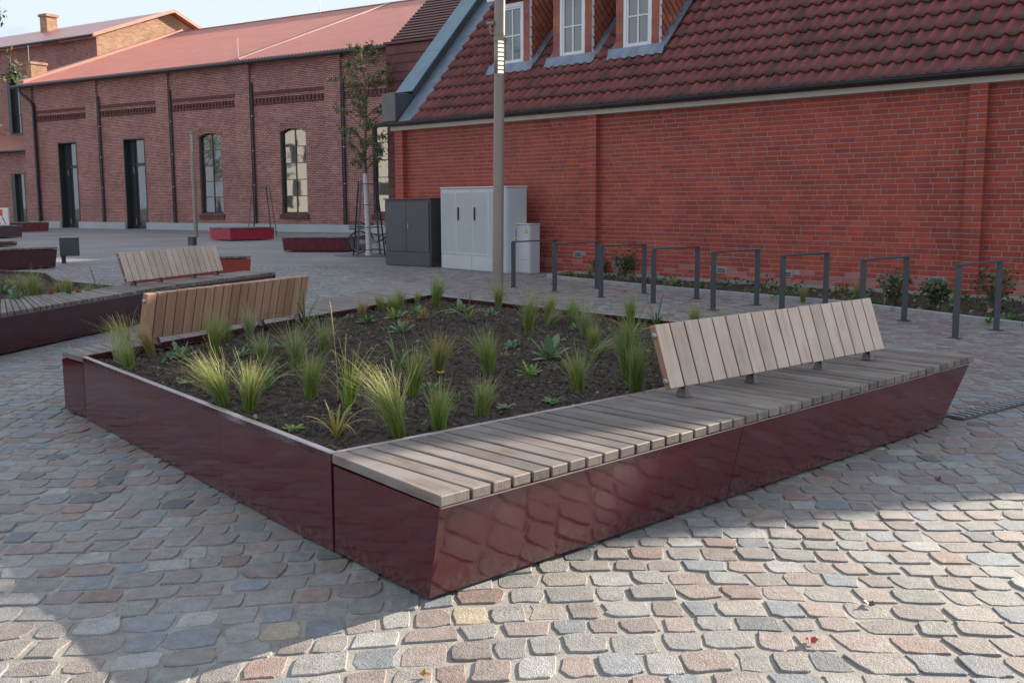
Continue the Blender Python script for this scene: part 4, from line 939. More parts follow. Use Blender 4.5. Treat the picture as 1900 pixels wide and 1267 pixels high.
MB().box(0.35, 1.49, 0.28, 0.31, 0.08, 1.35).build('pane', M['glass'], wd); MB().box(0.35, 1.49, 0.28, 0.31, 1.42, 4.38).build('pane', M['glass'], wd)
LT = thing('brick_lean_to', 'low brick lean-to with a glazed door at the far left, beside the hall corner', 'building', (-17.698, 58.398, 0), math.radians(HA))
wall_open(-45, -15.64, -0.1, 4.85, [(-18.32, -16.82, 0.0, 3.47)], 0.45, M['old_brick'], LT, thick=0.4)
m = MB(); m.hexa([(-45, 0.1, 4.86), (-15.64, 0.1, 4.86), (-15.64, 5.45, 6.2), (-45, 5.45, 6.2)], [(-45, 0.1, 4.96), (-15.64, 0.1, 4.96), (-15.64, 5.45, 6.3), (-45, 5.45, 6.3)]); m.build('roof', M['corr'], LT)
MB().tube([(-45, 0.02, 4.86), (-15.66, 0.02, 4.86)], 0.08, 10).build('gutter', M['gutter'], LT, smooth=True)
dr = sub_empty('door', LT, Matrix.Translation((-18.32, 0.45, 0)))
fr = MB(); fr.box(0, 0.42, -0.02, 0.30, 0, 3.47); fr.box(1.44, 1.5, -0.02, 0.30, 0, 3.47); fr.box(0.42, 1.44, -0.02, 0.30, 3.41, 3.47); fr.box(0.42, 1.44, 0.18, 0.30, 0, 0.2); fr.build('frame', M['dark_frame'], dr)
MB().box(0.42, 1.44, 0.22, 0.25, 0.2, 3.41).build('pane', M['glass'], dr)

# ------------------------------------------------------------------ street furniture
# lamp post
lp = thing('lamp_post', 'tall round bronze grey lamp post behind the planter', 'lamp post', (-0.23, 16.91, 0))
lp.rotation_euler = (0, math.radians(0.75), 0); WM[lp] = Matrix.Translation((-0.23, 16.91, 0)) @ Matrix.Rotation(math.radians(0.75), 4, 'Y')
R0, R1 = 0.089, 0.085
MB().tube([(0, 0, 0), (0, 0, 2.0), (0, 0, 3.52)], [R0, R0 - 0.003, R0 - 0.006], 32).build('pole', M['bronze'], lp, smooth=True)
MB().tube([(0, 0, 4.07), (0, 0, 8.2)], [R1, R1 - 0.008], 32).build('upper_pole', M['bronze'], lp, smooth=True)
MB().tube([(0, 0, 0.001), (0, 0, 0.03)], [0.115, 0.11], 32).build('base_ring', M['bronze'], lp, smooth=True)
MB().tube([(0, 0, 4.02), (0, 0, 4.07)], [R1 + 0.006, R1 + 0.006], 32).build('collar', M['bronze'], lp, smooth=True)
m = MB()                                     # shell of the light head, open towards the front right
n = 28; a0, a1 = math.radians(-108), math.radians(-20)
for (z) in (3.52, 4.02):
    for k in range(n + 1):
        t = a1 + (2 * PI - (a1 - a0)) * k / n; m.v.append(((R1) * math.cos(t), (R1) * math.sin(t), z)); m.c.append((1, 1, 1))
m.f = [(k, k + 1, n + 2 + k, n + 1 + k) for k in range(n)]
o = m.build('head_shell', M['bronze'], lp, smooth=True); s_ = o.modifiers.new('solid', 'SOLIDIFY'); s_.thickness = 0.01
MB().tube([(0, 0, 3.52), (0, 0, 4.02)], 0.066, 20).build('reflector', M['lens'], lp, smooth=True)
for k in range(7):
    m = MB(); z = 3.56 + k * 0.068; n2 = 10
    for r in (0.066, 0.083):
        for i in range(n2 + 1): t = a0 + (a1 - a0) * i / n2; m.v.append((r * math.cos(t), r * math.sin(t), z + (0.02 if r == 0.066 else 0.0))); m.c.append((1, 1, 1))
    m.f = [(i, i + 1, n2 + 2 + i, n2 + 1 + i) for i in range(n2)]; o = m.build('louvre', M['bronze'], lp, smooth=True); s_ = o.modifiers.new('solid', 'SOLIDIFY'); s_.thickness = 0.008
m = MB(); m.tube([(-0.08, -0.02, 4.13), (-0.15, -0.03, 4.13), (-0.15, -0.03, 4.26)], 0.020, 10); m.tube([(-0.21, -0.03, 4.285), (-0.11, -0.03, 4.285)], 0.028, 12); m.tube([(-0.12, -0.03, 4.285), (-0.09, -0.04, 4.30)], 0.032, 12); m.build('camera_bracket', M['bronze'], lp, smooth=True)
m = MB(); m.tube([(0, 0, 4.10), (0, 0, 4.16)], R1 + 0.004, 32); m.build('clamp_band', M['bronze'], lp, smooth=True)
# small lamp post in front of the hall
sl_ = thing('small_lamp_post', 'slim pale grey lamp post in front of the old hall', 'lamp post', (-14.05, 46.31, 0))
MB().tube([(0, 0, 0), (0, 0, 4.62)], [0.095, 0.085], 20).build('pole', M['bronze'], sl_, smooth=True)
for k in range(5): MB().box(0.0, 0.05, -0.096, -0.07, 3.75 + k * 0.15, 3.84 + k * 0.15).build('light_slot', M['fascia'], sl_)
bo = thing('service_bollard', 'short dark grey service bollard behind the pale backrest', 'bollard', (-11.49, 37.39, 0), math.radians(-30))
MB().box(-0.13, 0.13, -0.10, 0.10, 0, 0.27).build('box', M['anthracite'], bo, bevel=0.01); MB().box(-0.14, 0.14, -0.11, 0.11, 0.272, 0.295).build('cap', M['anthracite'], bo, bevel=0.006)

# switch cabinets
dk = thing('switch_cabinet', 'dark grey double door switch cabinet against the brick house corner', 'cabinet', (-3.07, 25.18, 0), math.radians(-44))
W_, D_, H_ = 1.66, 0.36, 1.56
MB().box(0, W_, 0.02, D_, 0.0, H_).build('body', M['cab_dark'], dk, bevel=0.008)
MB().box(0.02, W_ - 0.02, 0.0, 0.0195, 0.01, 0.32).build('base_panel', M['cab_dark'], dk)
for x0, x1 in ((0.03, 0.80), (0.808, W_ - 0.05)): MB().box(x0, x1, -0.005, 0.0195, 0.345, H_ - 0.05).build('door', M['cab_dark'], dk, bevel=0.004)
MB().box(-0.02, W_ + 0.02, -0.02, D_ + 0.02, H_ + 0.001, H_ + 0.03).build('roof_cap', M['cab_dark'], dk, bevel=0.006)
MB().box(0.87, 0.90, -0.02, -0.004, 0.90, 1.0).build('handle', M['galv'], dk)
lc = thing('switch_cabinet', 'tall light grey ribbed switch cabinet behind the lamp post', 'cabinet', (-1.61, 23.66, 0), math.radians(-51))
W_, D_, H_ = 2.40, 0.55, 1.79
MB().box(0, W_, 0.012, D_, 0.0, H_).build('body', M['cab_light'], lc, bevel=0.01)
MB().box(-0.015, W_ + 0.015, -0.01, D_ + 0.015, H_ + 0.001, H_ + 0.035).build('roof_cap', M['cab_light'], lc, bevel=0.01)
for x0, x1 in ((0.02, 0.575), (0.58, 1.165), (1.175, 1.76), (1.765, W_ - 0.02)):
    d_ = MB().box(x0, x1, -0.004, 0.011, 0.34, H_ - 0.02).build('door', M['cab_light'], lc, bevel=0.003)
    for k in range(14):
        xx = x0 + 0.05 + (x1 - x0 - 0.1) * k / 13; MB().box(xx - 0.008, xx + 0.008, -0.010, -0.0045, 0.40, H_ - 0.09).build('rib', M['cab_light'], d_)
for x0, x1 in ((0.02, 1.165), (1.175, W_ - 0.02)): MB().box(x0, x1, -0.004, 0.011, 0.02, 0.32).build('base_panel', M['cab_light'], lc, bevel=0.003)
for xx in (0.70, 1.30): MB().box(xx - 0.022, xx + 0.022, -0.03, -0.005, 1.10, 1.38).build('handle', M['rubber'], lc, bevel=0.006)
for k in range(16): MB().box(W_ + 0.0005, W_ + 0.006, 0.04 + k * 0.031, 0.055 + k * 0.031, 0.36, H_ - 0.06).build('side_rib', M['cab_light'], lc)
sc = thing('meter_cabinet', 'small light grey meter cabinet with a yellow warning triangle', 'cabinet', (0.05, 22.0, 0), math.radians(-42))
W_, D_, H_ = 0.45, 0.32, 1.02
MB().box(0, W_, 0.01, D_, 0, H_).build('body', M['cab_light'], sc, bevel=0.008); MB().box(-0.012, W_ + 0.012, -0.012, D_ + 0.012, H_ + 0.001, H_ + 0.025).build('roof_cap', M['cab_light'], sc, bevel=0.006)
MB().box(0.015, W_ - 0.015, -0.002, 0.009, 0.29, H_ - 0.02).build('door', M['cab_light'], sc, bevel=0.003); MB().box(0.015, W_ - 0.015, -0.002, 0.009, 0.02, 0.28).build('base_panel', M['cab_light'], sc, bevel=0.003)
MB().box(0.04, 0.075, -0.02, -0.003, 0.75, 0.95).build('handle', M['rubber'], sc, bevel=0.006); MB().tube([(0.058, -0.02, 0.70), (0.058, -0.003, 0.70)], 0.022, 10).build('lock', M['rubber'], sc)
s_ = MB().add([(0.29, -0.004, 0.845), (0.40, -0.004, 0.845), (0.345, -0.004, 0.955)], [(0, 1, 2)], None).build('warning_triangle', M['rubber'], sc)
MB().add([(0.302, -0.0055, 0.852), (0.388, -0.0055, 0.852), (0.345, -0.0055, 0.938)], [(0, 1, 2)]).build('triangle_field', M['yellow'], s_)
MB().add([(0.352, -0.007, 0.92), (0.333, -0.007, 0.888), (0.347, -0.007, 0.886), (0.340, -0.007, 0.858), (0.362, -0.007, 0.896), (0.347, -0.007, 0.898)], [(0, 1, 2, 5), (2, 3, 4, 5)]).build('bolt_symbol', M['rubber'], s_)

# bicycle stands
def stand(loc, label):
    t = thing('bicycle_stand', label, 'bicycle stand', loc, math.radians(90 - 48.5), 'row of bicycle stands')
    return t
st0 = None
ST_L = ['bicycle stand nearest the small meter cabinet, first of the row', 'second bicycle stand from the meter cabinet', 'third bicycle stand from the meter cabinet', 'fourth bicycle stand from the meter cabinet', 'fifth bicycle stand, just left of the front backrest top', 'sixth bicycle stand, third from the right edge, partly behind the backrest', 'seventh bicycle stand, second from the right edge', 'last bicycle stand, at the right edge and nearest the viewer']
S0, S7 = V(0.03, 18.32, 0), V(4.85, 11.23, 0)
for k in range(8):
    p = lerp(S0, S7, k / 7)
    if k == 0:
        st0 = stand(p, 'anthracite flat steel ' + ST_L[0]); Hs, Ls = 0.79, 1.02
        MB().box(-0.006, 0.006, -0.04, 0.04, 0, Hs).build('post', M['anthracite'], st0, bevel=0.002); MB().box(Ls - 0.006, Ls + 0.006, -0.04, 0.04, 0, Hs).build('post', M['anthracite'], st0, bevel=0.002)
        MB().box(-0.006, Ls + 0.006, -0.04, 0.04, Hs + 0.0005, Hs + 0.022).build('top_bar', M['anthracite'], st0, bevel=0.002)
        for x in (0, Ls): MB().box(x - 0.05, x + 0.05, -0.07, 0.07, 0.001, 0.008).build('foot_plate', M['anthracite'], st0)
        # posts stand broadside to the square: turn each post about its own axis
        for ch in st0.children:
            if ch.name.startswith('post'):
                x = 0 if min(v.co.x for v in ch.data.vertices) < 0.5 else Ls
                ch.matrix_basis = Matrix.Translation((x, 0, 0)) @ Matrix.Rotation(math.radians(62), 4, 'Z') @ Matrix.Translation((-x, 0, 0))
    else:
        c = copy_tree(st0); c.location = p; c['label'] = 'anthracite flat steel ' + ST_L[k]

# bin
bn = thing('litter_bin', 'anthracite box litter bin on a post at the left', 'litter bin', (-11.34, 26.21, 0), math.radians(16))
MB().bar((0.0, 0.12, 0), (0.0, 0.12, 0.66), 0.10, 0.06, (0, 1, 0)).build('post', M['anthracite'], bn)
m = MB(); m.box(-0.05, 0.39, -0.14, 0.085, 0.19, 0.645); m.build('box', M['anthracite'], bn, bevel=0.006)
MB().box(-0.06, 0.40, -0.15, 0.10, 0.647, 0.668).build('lid', M['galv'], bn, bevel=0.004)

# block benches (steel body, plank top)
def block_bench(label, corners, h, mat, npl, flare=0.03, dirn=0):
    """corners: four ground points ccw"""
    c = sum(corners, Vector()) / 4; t = thing('block_bench', label, 'bench', c)
    lo = [p for p in corners]; hi = [c + (p - c) * (1 + flare) for p in corners]
    m = MB(); m.hexa([at_z(p, 0.03) for p in lo], [at_z(p, h - 0.06) for p in hi]); m.build('body', mat, t, world=True)
    a, b, cc, d = [c + (p - c) * (1 + flare + 0.01) for p in corners]
    if dirn: a, b, cc, d = b, cc, d, a
    for k in range(npl):
        s0, s1 = k / npl, (k + 1) / npl
        plank(t, lerp(a, b, s0), lerp(d, cc, s0), lerp(a, b, s1), lerp(d, cc, s1), M['seat_wood'], z=h, thick=0.045, gap=0.006)
    return t
def rect(p, a, l, w): d = azv(a); e = azv(a - 90); return [p, p + d * l, p + d * l + e * w, p + e * w]
block_bench('orange red steel block bench with dark plank top behind the pale backrest', rect(V(-6.9, 19.2, 0), 56, 2.1, 0.75), 0.47, M['orange_red'], 18)
block_bench('crimson faceted block bench in front of the hall between lamp post and stakes', [V(-12.4, 42.82, 0), V(-11.15, 41.25, 0), V(-9.75, 42.6, 0), V(-10.9, 44.0, 0)], 0.52, M['crimson'], 14)
block_bench('dark wine red block bench beside the bicycle', [V(-7.01, 31.94, 0), V(-5.02, 31.8, 0), V(-4.7, 33.9, 0), V(-6.7, 34.1, 0)], 0.46, M['wine'], 16)
block_bench('near black maroon block bench at the left edge beside the litter bin', [V(-13.4, 21.6, 0), V(-10.68, 24.25, 0), V(-11.2, 24.85, 0), V(-13.9, 22.2, 0)], 0.50, M['maroon_dark'], 26)
block_bench('greyish brown block bench at the far left in front of the barrier', [V(-24.2, 42.6, 0), V(-21.9, 46.5, 0), V(-23.4, 47.4, 0), V(-25.7, 43.5, 0)], 0.55, M['brown_steel'], 20)
block_bench('dark red block bench by the lean-to at the foot of the downpipe', [V(-28.0, 54.6, 0), V(-25.1, 56.4, 0), V(-25.6, 57.2, 0), V(-28.5, 55.4, 0)], 0.52, M['wine'], 12)
block_bench('low brown block bench showing a sliver at the left edge', [V(-18.8, 34.6, 0), V(-17.6, 36.9, 0), V(-18.5, 37.4, 0), V(-19.7, 35.1, 0)], 0.20, M['brown_steel'], 14)
# barrier
ba = thing('barrier_board', 'white plastic barrier board with red square at the left edge', 'barrier', (-25.55, 52.0, 0), math.radians(-20))
m = MB(); m.box(-0.9, 0.62, -0.05, 0.05, 0.42, 1.30); m.box(-0.9, -0.7, -0.05, 0.05, 0, 0.42); m.box(0.40, 0.60, -0.05, 0.05, 0, 0.42); m.build('board', M['barrier'], ba, bevel=0.03, seg=2)
MB().box(0.02, 0.28, -0.056, -0.0505, 0.90, 1.22).build('reflector', M['red_sign'], ba); MB().box(-0.62, -0.36, -0.056, -0.0505, 0.90, 1.22).build('reflector', M['red_sign'], ba)
m = MB(); m.bar((-0.15, -0.055, 0.85), (0.1, -0.055, 0.5), 0.05, 0.02); m.bar((0.25, -0.055, 0.85), (0.45, -0.055, 0.5), 0.05, 0.02); m.build('brace', M['rubber'], ba)

# ------------------------------------------------------------------ trees
def leaf_card(m, p, d, l, w, col, nrm=None):
    d = d.normalized(); n_ = (nrm or V(random.gauss(0, 1), random.gauss(0, 1), random.gauss(0, 1) + 1.2)).normalized(); s = d.cross(n_)
    if s.length < 1e-3: s = V(1, 0, 0)
    s.normalize(); up2 = s.cross(d)
    q = [p, p + d * l * 0.5 + s * w - up2 * l * 0.04, p + d * l - up2 * l * 0.16, p + d * l * 0.5 - s * w - up2 * l * 0.04]
    m.add(q, [(0, 1, 2), (0, 2, 3)], col)
LEAFC = [((0.14, 0.175, 0.065), 4), ((0.17, 0.20, 0.075), 3), ((0.10, 0.14, 0.055), 3), ((0.28, 0.26, 0.08), 1.2), ((0.28, 0.16, 0.05), 0.3)]
def make_tree(name, label, loc, h, clear, crown_r, nl, nbr, painted=True, lw=0.05, trunk_r=0.075, shape='oval', group=None):
    t = thing(name, label, 'tree', loc, 0, group); rng = random.Random(int(loc[0] * 100) + 5)
    tp = [V(rng.gauss(0, 0.02) * k, rng.gauss(0, 0.02) * k, h * k / 6) for k in range(7)]
    def on(zz): k = min(5.999, max(0, zz / h * 6)); i = int(k); return lerp(tp[i], tp[i + 1], k - i)
    if painted:
        MB().tube([V(0, 0, 0), V(0, 0, 0.12), on(clear)], [trunk_r * 1.5, trunk_r * 1.1, trunk_r * 0.92], 12).build('painted_trunk', M['limewash'], t, smooth=True)
    tk = MB(); tk.tube([on(clear * (0.98 if painted else 0)), on(h * 0.45), on(h * 0.7), on(h * 0.86), on(h)], [trunk_r * 0.9, trunk_r * 0.6, trunk_r * 0.35, trunk_r * 0.2, 0.006], 8)
    cr = MB(); tips = []
    for k in range(nbr):
        f = (k + 0.5) / nbr; z0 = clear * 1.02 + (h * 0.96 - clear) * f ** 1.05; a = k * 2.4 + rng.gauss(0, 0.4)
        prof = math.sin(PI * min(1, 0.16 + f * 0.80)) ** 0.7 if shape == 'oval' else 1 - f * 0.75
        r = crown_r * prof * rng.uniform(0.7, 1.12); p0 = on(z0); d = V(math.cos(a), math.sin(a), rng.uniform(0.55, 1.1))
        p1_ = p0 + V(d.x * r * 0.5, d.y * r * 0.5, r * 0.5 * d.z); p2_ = p0 + V(d.x * r, d.y * r, r * d.z * 0.75)
        tk.tube([p0, p1_, p2_], [trunk_r * 0.30 * (1 - f * 0.6), trunk_r * 0.17, 0.004], 5, cap=False)
        for j in range(5):
            s = rng.uniform(0.3, 1.0); b = lerp(p0, p1_, s * 2) if s < 0.5 else lerp(p1_, p2_, s * 2 - 1); e = V(rng.gauss(0, 1), rng.gauss(0, 1), rng.gauss(0.3, 0.8)).normalized() * r * rng.uniform(0.2, 0.45)
            tk.tube([b, b + e], [0.008 + trunk_r * 0.03, 0.003], 4, cap=False); tips.append((b, b + e))
        tips.append((p1_, p2_))
    tk.build('trunk', M['bark'], t, smooth=True)
    st = random.getstate(); random.seed(int(loc[1] * 10))
    for k in range(nl):
        a, b = random.choice(tips); p = lerp(a, b, random.uniform(0.15, 1.08)) + V(random.gauss(0, 1), random.gauss(0, 1), random.gauss(0, 1)) * lw * 0.8
        leaf_card(cr, p, V(random.gauss(0, 1), random.gauss(0, 1), random.gauss(-0.35, 0.6)), lw * random.uniform(1.3, 2.3), lw * random.uniform(0.35, 0.55), pick(LEAFC))
    random.setstate(st)
    cr.build('crown', M['leaf'], t); return t
make_tree('young_tree', 'slender young tree with whitewashed trunk between steel stakes in front of the hall', (-4.07, 29.6, 0), 5.95, 2.3, 0.80, 4200, 36, lw=0.046)
def tree_guard(loc, label, sp=0.55, top=0.22, h=2.1, rz=0.3):
    t = thing('tree_guard', label, 'tree guard', loc, rz)
    pts = []
    for k in range(4):
        a = PI / 4 + k * PI / 2; b, c = V(math.cos(a) * sp, math.sin(a) * sp, 0), V(math.cos(a) * top * 1.4, math.sin(a) * top * 1.4, h); pts.append((b, c))
        MB().bar(b, c, 0.06, 0.014, V(math.cos(a), math.sin(a), 0)).build('stake', M['anthracite'], t)
    for f in (0.08, 0.38, 0.68, 0.96):
        m = MB()
        for k in range(4): m.bar(lerp(*pts[k], f), lerp(*pts[(k + 1) % 4], f), 0.018, 0.018)
        m.build('ring', M['anthracite'], t)
    return t
tree_guard((-4.07, 29.62, 0), 'leaning steel stakes around the young tree')
tree_guard((-11.4, 47.6, 0), 'empty set of leaning steel tree stakes in front of the hall', 0.75, 0.32, 2.25, 0.0)
gt_ = thing('tree_grate', 'dark round tree grate at the foot of the young tree', 'tree grate', (-4.07, 29.75, 0))
MB().tube([(0, 0, -0.01), (0, 0, 0.004)], [1.0, 1.0], 40).build('ring', M['slot'], gt_)
wb = thing('watering_bag', 'yellow bag at the foot of the empty tree stakes', 'bag', (-11.0, 46.3, 0))
m = MB(); m.tube([(0, 0, 0.0), (0.0, 0, 0.10), (-0.05, 0, 0.26), (-0.1, 0, 0.34)], [0.12, 0.15, 0.11, 0.02], 9); m.build('bag_body', M['yellow'], wb, smooth=True)
# branch at the left edge belongs to a tree standing just outside the frame
make_tree('young_tree', 'young leafy tree at the left edge, only branch tips in view', (-9.25, 17.2, 0), 5.2, 1.9, 1.05, 2200, 26, lw=0.06)

# ------------------------------------------------------------------ bicycle
bk = thing('bicycle', 'dark city bicycle with rear basket leaning by the young tree', 'bicycle', (-4.20, 30.95, 0), math.radians(4))
RW = 0.335
def ring(m, c, r, tr, n=36, k=6):
    for i in range(n):
        a = 2 * PI * i / n
        for j in range(k): b = 2 * PI * j / k; rr = r + tr * math.cos(b); m.v.append((c[0] + rr * math.cos(a), c[1] + tr * math.sin(b), c[2] + rr * math.sin(a))); m.c.append((1, 1, 1))
    n0 = len(m.v) - n * k
    for i in range(n):
        for j in range(k): m.f.append((n0 + i*k+j, n0 + ((i+1)%n)*k+j, n0 + ((i+1)%n)*k+(j+1)%k, n0 + i*k+(j+1)%k))
rw, fwh = (-0.33, 0, RW), (0.75, 0, RW)
for c in (rw, fwh):
    w_ = sub_empty('wheel', bk, Matrix.Translation(c)); m = MB(); ring(m, (0, 0, 0), RW - 0.02, 0.02); m.build('tyre', M['rubber'], w_, smooth=True)
    m = MB(); ring(m, (0, 0, 0), RW - 0.045, 0.010); m.build('rim', M['galv'], w_, smooth=True)
    m = MB()
    for k in range(20): a = 2 * PI * k / 20; m.tube([(0.02 * math.cos(a + 1), 0.02 * (-1) ** k, 0.02 * math.sin(a + 1)), ((RW - 0.05) * math.cos(a), 0, (RW - 0.05) * math.sin(a))], 0.0022, 3)
    m.tube([(0, -0.05, 0), (0, 0.05, 0)], 0.025, 10); m.build('spokes', M['galv'], w_)
    m = MB(); n = 18
    for i in range(n + 1):
        a = math.radians(10 + 150 * i / n) if c[0] < 0 else math.radians(25 + 130 * i / n)
        for yy in (-0.03, 0.03): m.v.append(((RW + 0.02) * math.cos(a), yy, (RW + 0.02) * math.sin(a))); m.c.append((1, 1, 1))
    m.f = [(2*i, 2*i+1, 2*i+3, 2*i+2) for i in range(n)]; m.build('mudguard', M['rubber'], w_)
bb, st_, hd, hb = (0.12, 0, 0.30), (-0.06, 0, 0.80), (0.52, 0, 0.78), (0.56, 0, 0.62)
m = MB(); m.tube([bb, st_], 0.018, 8); m.tube([bb, (0.36, 0, 0.40), hb], 0.024, 8); m.tube([(0.02, 0, 0.58), (0.30, 0, 0.52), hb], 0.016, 8); m.tube([hb, hd, (0.47, 0, 0.95)], 0.02, 8)
for yy in (-0.05, 0.05): m.tube([rw[:1] + (yy,) + rw[2:], (bb[0], yy * 0.5, bb[2])], 0.011, 6); m.tube([rw[:1] + (yy,) + rw[2:], (0.0, yy * 0.3, 0.62)], 0.010, 6); m.tube([(0.57, yy, 0.6), fwh[:1] + (yy,) + fwh[2:]], 0.014, 6)
m.build('frame', M['bike_paint'], bk, smooth=True)
m = MB(); m.hexa([(-0.20, -0.08, 0.83), (0.10, -0.02, 0.83), (0.10, 0.02, 0.83), (-0.20, 0.08, 0.83)], [(-0.21, -0.10, 0.89), (0.11, -0.025, 0.87), (0.11, 0.025, 0.87), (-0.21, 0.10, 0.89)]); m.tube([(-0.06, 0, 0.78), (-0.07, 0, 0.84)], 0.013, 8); m.build('saddle', M['rubber'], bk, bevel=0.02, seg=2)
m = MB(); m.tube([(0.47, 0, 0.95), (0.50, 0, 1.02)], 0.014, 8); m.tube([(0.28, -0.28, 1.02), (0.44, -0.22, 1.04), (0.50, 0, 1.02), (0.44, 0.22, 1.04), (0.28, 0.28, 1.02)], 0.012, 8); m.build('handlebar', M['galv'], bk, smooth=True)
m = MB()
for yy in (-0.28, 0.28): m.tube([(0.27, yy, 1.02), (0.38, yy * 0.9, 1.03)], 0.018, 8)
m.build('grips', M['rubber'], bk)
m = MB()
for k in range(9): x = -0.62 + k * 0.05; m.tube([(x, -0.15, 0.72), (x * 0.98 - 0.01, -0.18, 0.92)], 0.004, 4); m.tube([(x, 0.15, 0.72), (x * 0.98 - 0.01, 0.18, 0.92)], 0.004, 4); m.tube([(x, -0.15, 0.72), (x, 0.15, 0.72)], 0.004, 4)
for z in (0.72, 0.79, 0.86, 0.92): w_ = 0.15 + 0.15 * (z - 0.72); m.tube([(-0.63, -w_, z), (-0.21, -w_, z), (-0.21, w_, z), (-0.63, w_, z), (-0.63, -w_, z)], 0.005, 4)
m.build('basket', M['rubber'], bk)
m = MB(); m.box(-0.62, -0.12, -0.06, 0.06, 0.70, 0.712); m.tube([(-0.36, -0.07, 0.34), (-0.45, -0.07, 0.70)], 0.006, 5); m.tube([(-0.36, 0.07, 0.34), (-0.45, 0.07, 0.70)], 0.006, 5); m.build('carrier', M['rubber'], bk)
m = MB(); ring(m, (0.12, -0.06, 0.30), 0.085, 0.006, 24, 4); m.bar((0.12, -0.08, 0.30), (0.22, -0.08, 0.18), 0.02, 0.015); m.bar((0.12, 0.08, 0.30), (0.02, 0.08, 0.42), 0.02, 0.015); m.box(-0.33, 0.2, -0.075, -0.062, 0.28, 0.40); m.build('crank', M['galv'], bk)

# ------------------------------------------------------------------ plants
GC = {'gold_sunlit': ((0.19, 0.27, 0.05), (0.50, 0.46, 0.22), 1.0), 'pale': ((0.25, 0.31, 0.13), (0.52, 0.50, 0.36), 0.8), 'green': ((0.19, 0.27, 0.055), (0.36, 0.37, 0.17), 1.0), 'dark': ((0.125, 0.215, 0.045), (0.26, 0.32, 0.11), 1.1),  # the gold tips have sunlight mixed into their blade colour
      'straw': ((0.32, 0.24, 0.09), (0.60, 0.46, 0.28), 0.85), 'haze': ((0.22, 0.27, 0.09), (0.38, 0.37, 0.23), 0.75), 'halfstraw': ((0.20, 0.25, 0.065), (0.48, 0.34, 0.16), 0.9), 'gold_sunlit2': ((0.19, 0.26, 0.055), (0.46, 0.41, 0.22), 0.9), 'sedge': ((0.21, 0.33, 0.045), (0.42, 0.28, 0.09), 0.75)}
def grass_tuft(h, lean, ckey, seed, sc=1.0):
    rng = random.Random(seed); ca, cb, dens = GC[ckey]; h *= 1.12; m = MB(); coarse = ckey == 'sedge'
    n = int((80 if coarse else 270) * dens * min(1.25, 0.6 + h * 1.8)); wide = {'haze': 0.55, 'gold_sunlit': 0.42, 'green': 0.36, 'pale': 0.33, 'dark': 0.27, 'sedge': 0.45}.get(ckey, 0.36)
    la = rng.uniform(0, 6.3)
    for k in range(n):
        a = rng.uniform(0, 2 * PI); br_ = abs(rng.gauss(0, 0.55)); b = V(math.cos(a), math.sin(a), 0) * 0.026 * min(1.4, br_ + 0.15)
        sp = abs(rng.gauss(0, wide)) * 0.75; l = h * rng.uniform(0.5, 1.1) * (rng.uniform(1.1, 1.3) if rng.random() < 0.07 else 1.0)
        o = V(math.cos(a + rng.gauss(0, 0.5)), math.sin(a + rng.gauss(0, 0.5)), 0); dr = rng.uniform(0.02, 0.30) * (1.4 if coarse else 1)
        w = (0.0034 if coarse else 0.0016) * rng.uniform(0.7, 1.3); sd_ = V(-o.y, o.x, 0) * 0.5 + V(rng.gauss(0, 1), rng.gauss(0, 1), 0) * 0.5
        sd_ = sd_.normalized() if sd_.length > 0.01 else V(1, 0, 0); dead = rng.random() < 0.09; sv = rng.uniform(0.7, 1.35); mixk = min(1, max(0, rng.gauss(0.5, 0.28)))
        pts = []
        for s in (0, 0.28, 0.55, 0.8, 1.0):
            p = b + o * (sp * l * s ** 1.7) + V(lean * s ** 1.5 * rng.uniform(0.9, 1.1), 0, 0) + V(0, 0, l * (s - dr * s ** 3)); pts.append((p, s))
        base = len(m.v)
        for i, (p, s) in enumerate(pts):
            ww = w * (1 - 0.75 * s ** 1.5); t = min(1, max(0, (s - 0.25) * 1.3)) * (0.45 + 0.55 * mixk); c = tuple((ca[j] * (1 - t) + cb[j] * t) * sv * 1.15 for j in range(3)) if not dead else tuple(x * sv for x in (0.42, 0.30, 0.15))
            m.v += [tuple(p - sd_ * ww), tuple(p + sd_ * ww)]; m.c += [c, c]
        for i in range(4): q = base + 2 * i; m.f.append((q, q + 1, q + 3, q + 2))
    return m
def ribbon(m, pts, ws, side, cols, fold=0.0):
    base = len(m.v)
    for p, w, c in zip(pts, ws, cols):
        m.v += [tuple(p - side * w), tuple(p + V(0, 0, -fold * w)), tuple(p + side * w)]; m.c += [c] * 3
    for i in range(len(pts) - 1):
        q = base + 3 * i; m.f += [(q, q + 1, q + 4, q + 3), (q + 1, q + 2, q + 5, q + 4)]
def strap_plant(h, ckey, seed):
    rng = random.Random(seed); m = MB(); cs = {'yg': ((0.16, 0.22, 0.05), (0.30, 0.28, 0.06)), 'yel': ((0.20, 0.20, 0.04), (0.42, 0.30, 0.07)), 'green': ((0.07, 0.16, 0.03), (0.13, 0.22, 0.05))}[ckey]
    for k in range(12):
        a = k * 2.4 + rng.gauss(0, 0.3); o = V(math.cos(a), math.sin(a), 0); l = h * rng.uniform(1.3, 2.3); arch = rng.uniform(0.55, 1.15) if k > 2 else 0.25
        t = rng.random(); c = tuple(cs[0][j] * (1 - t) + cs[1][j] * t for j in range(3)); pts = []; ws = []; cols = []
        for s in [i / 8 for i in range(9)]:
            pts.append(o * (0.012 + l * (0.16 * s + arch * 0.70 * s ** 1.5)) + V(0, 0, l * (0.90 * s - arch * 0.72 * s ** 2.1))); ws.append(0.0065 * (1 - s ** 3 * 0.9)); tip = max(0, s - 0.75) * 3
            cols.append(tuple(c[j] * (1 - tip) + (0.34, 0.20, 0.07)[j] * tip for j in range(3)))
        pts = [V(p.x, p.y, max(p.z, 0.004)) for p in pts]; ribbon(m, pts, ws, V(-o.y, o.x, 0), cols, -0.5)
    return m
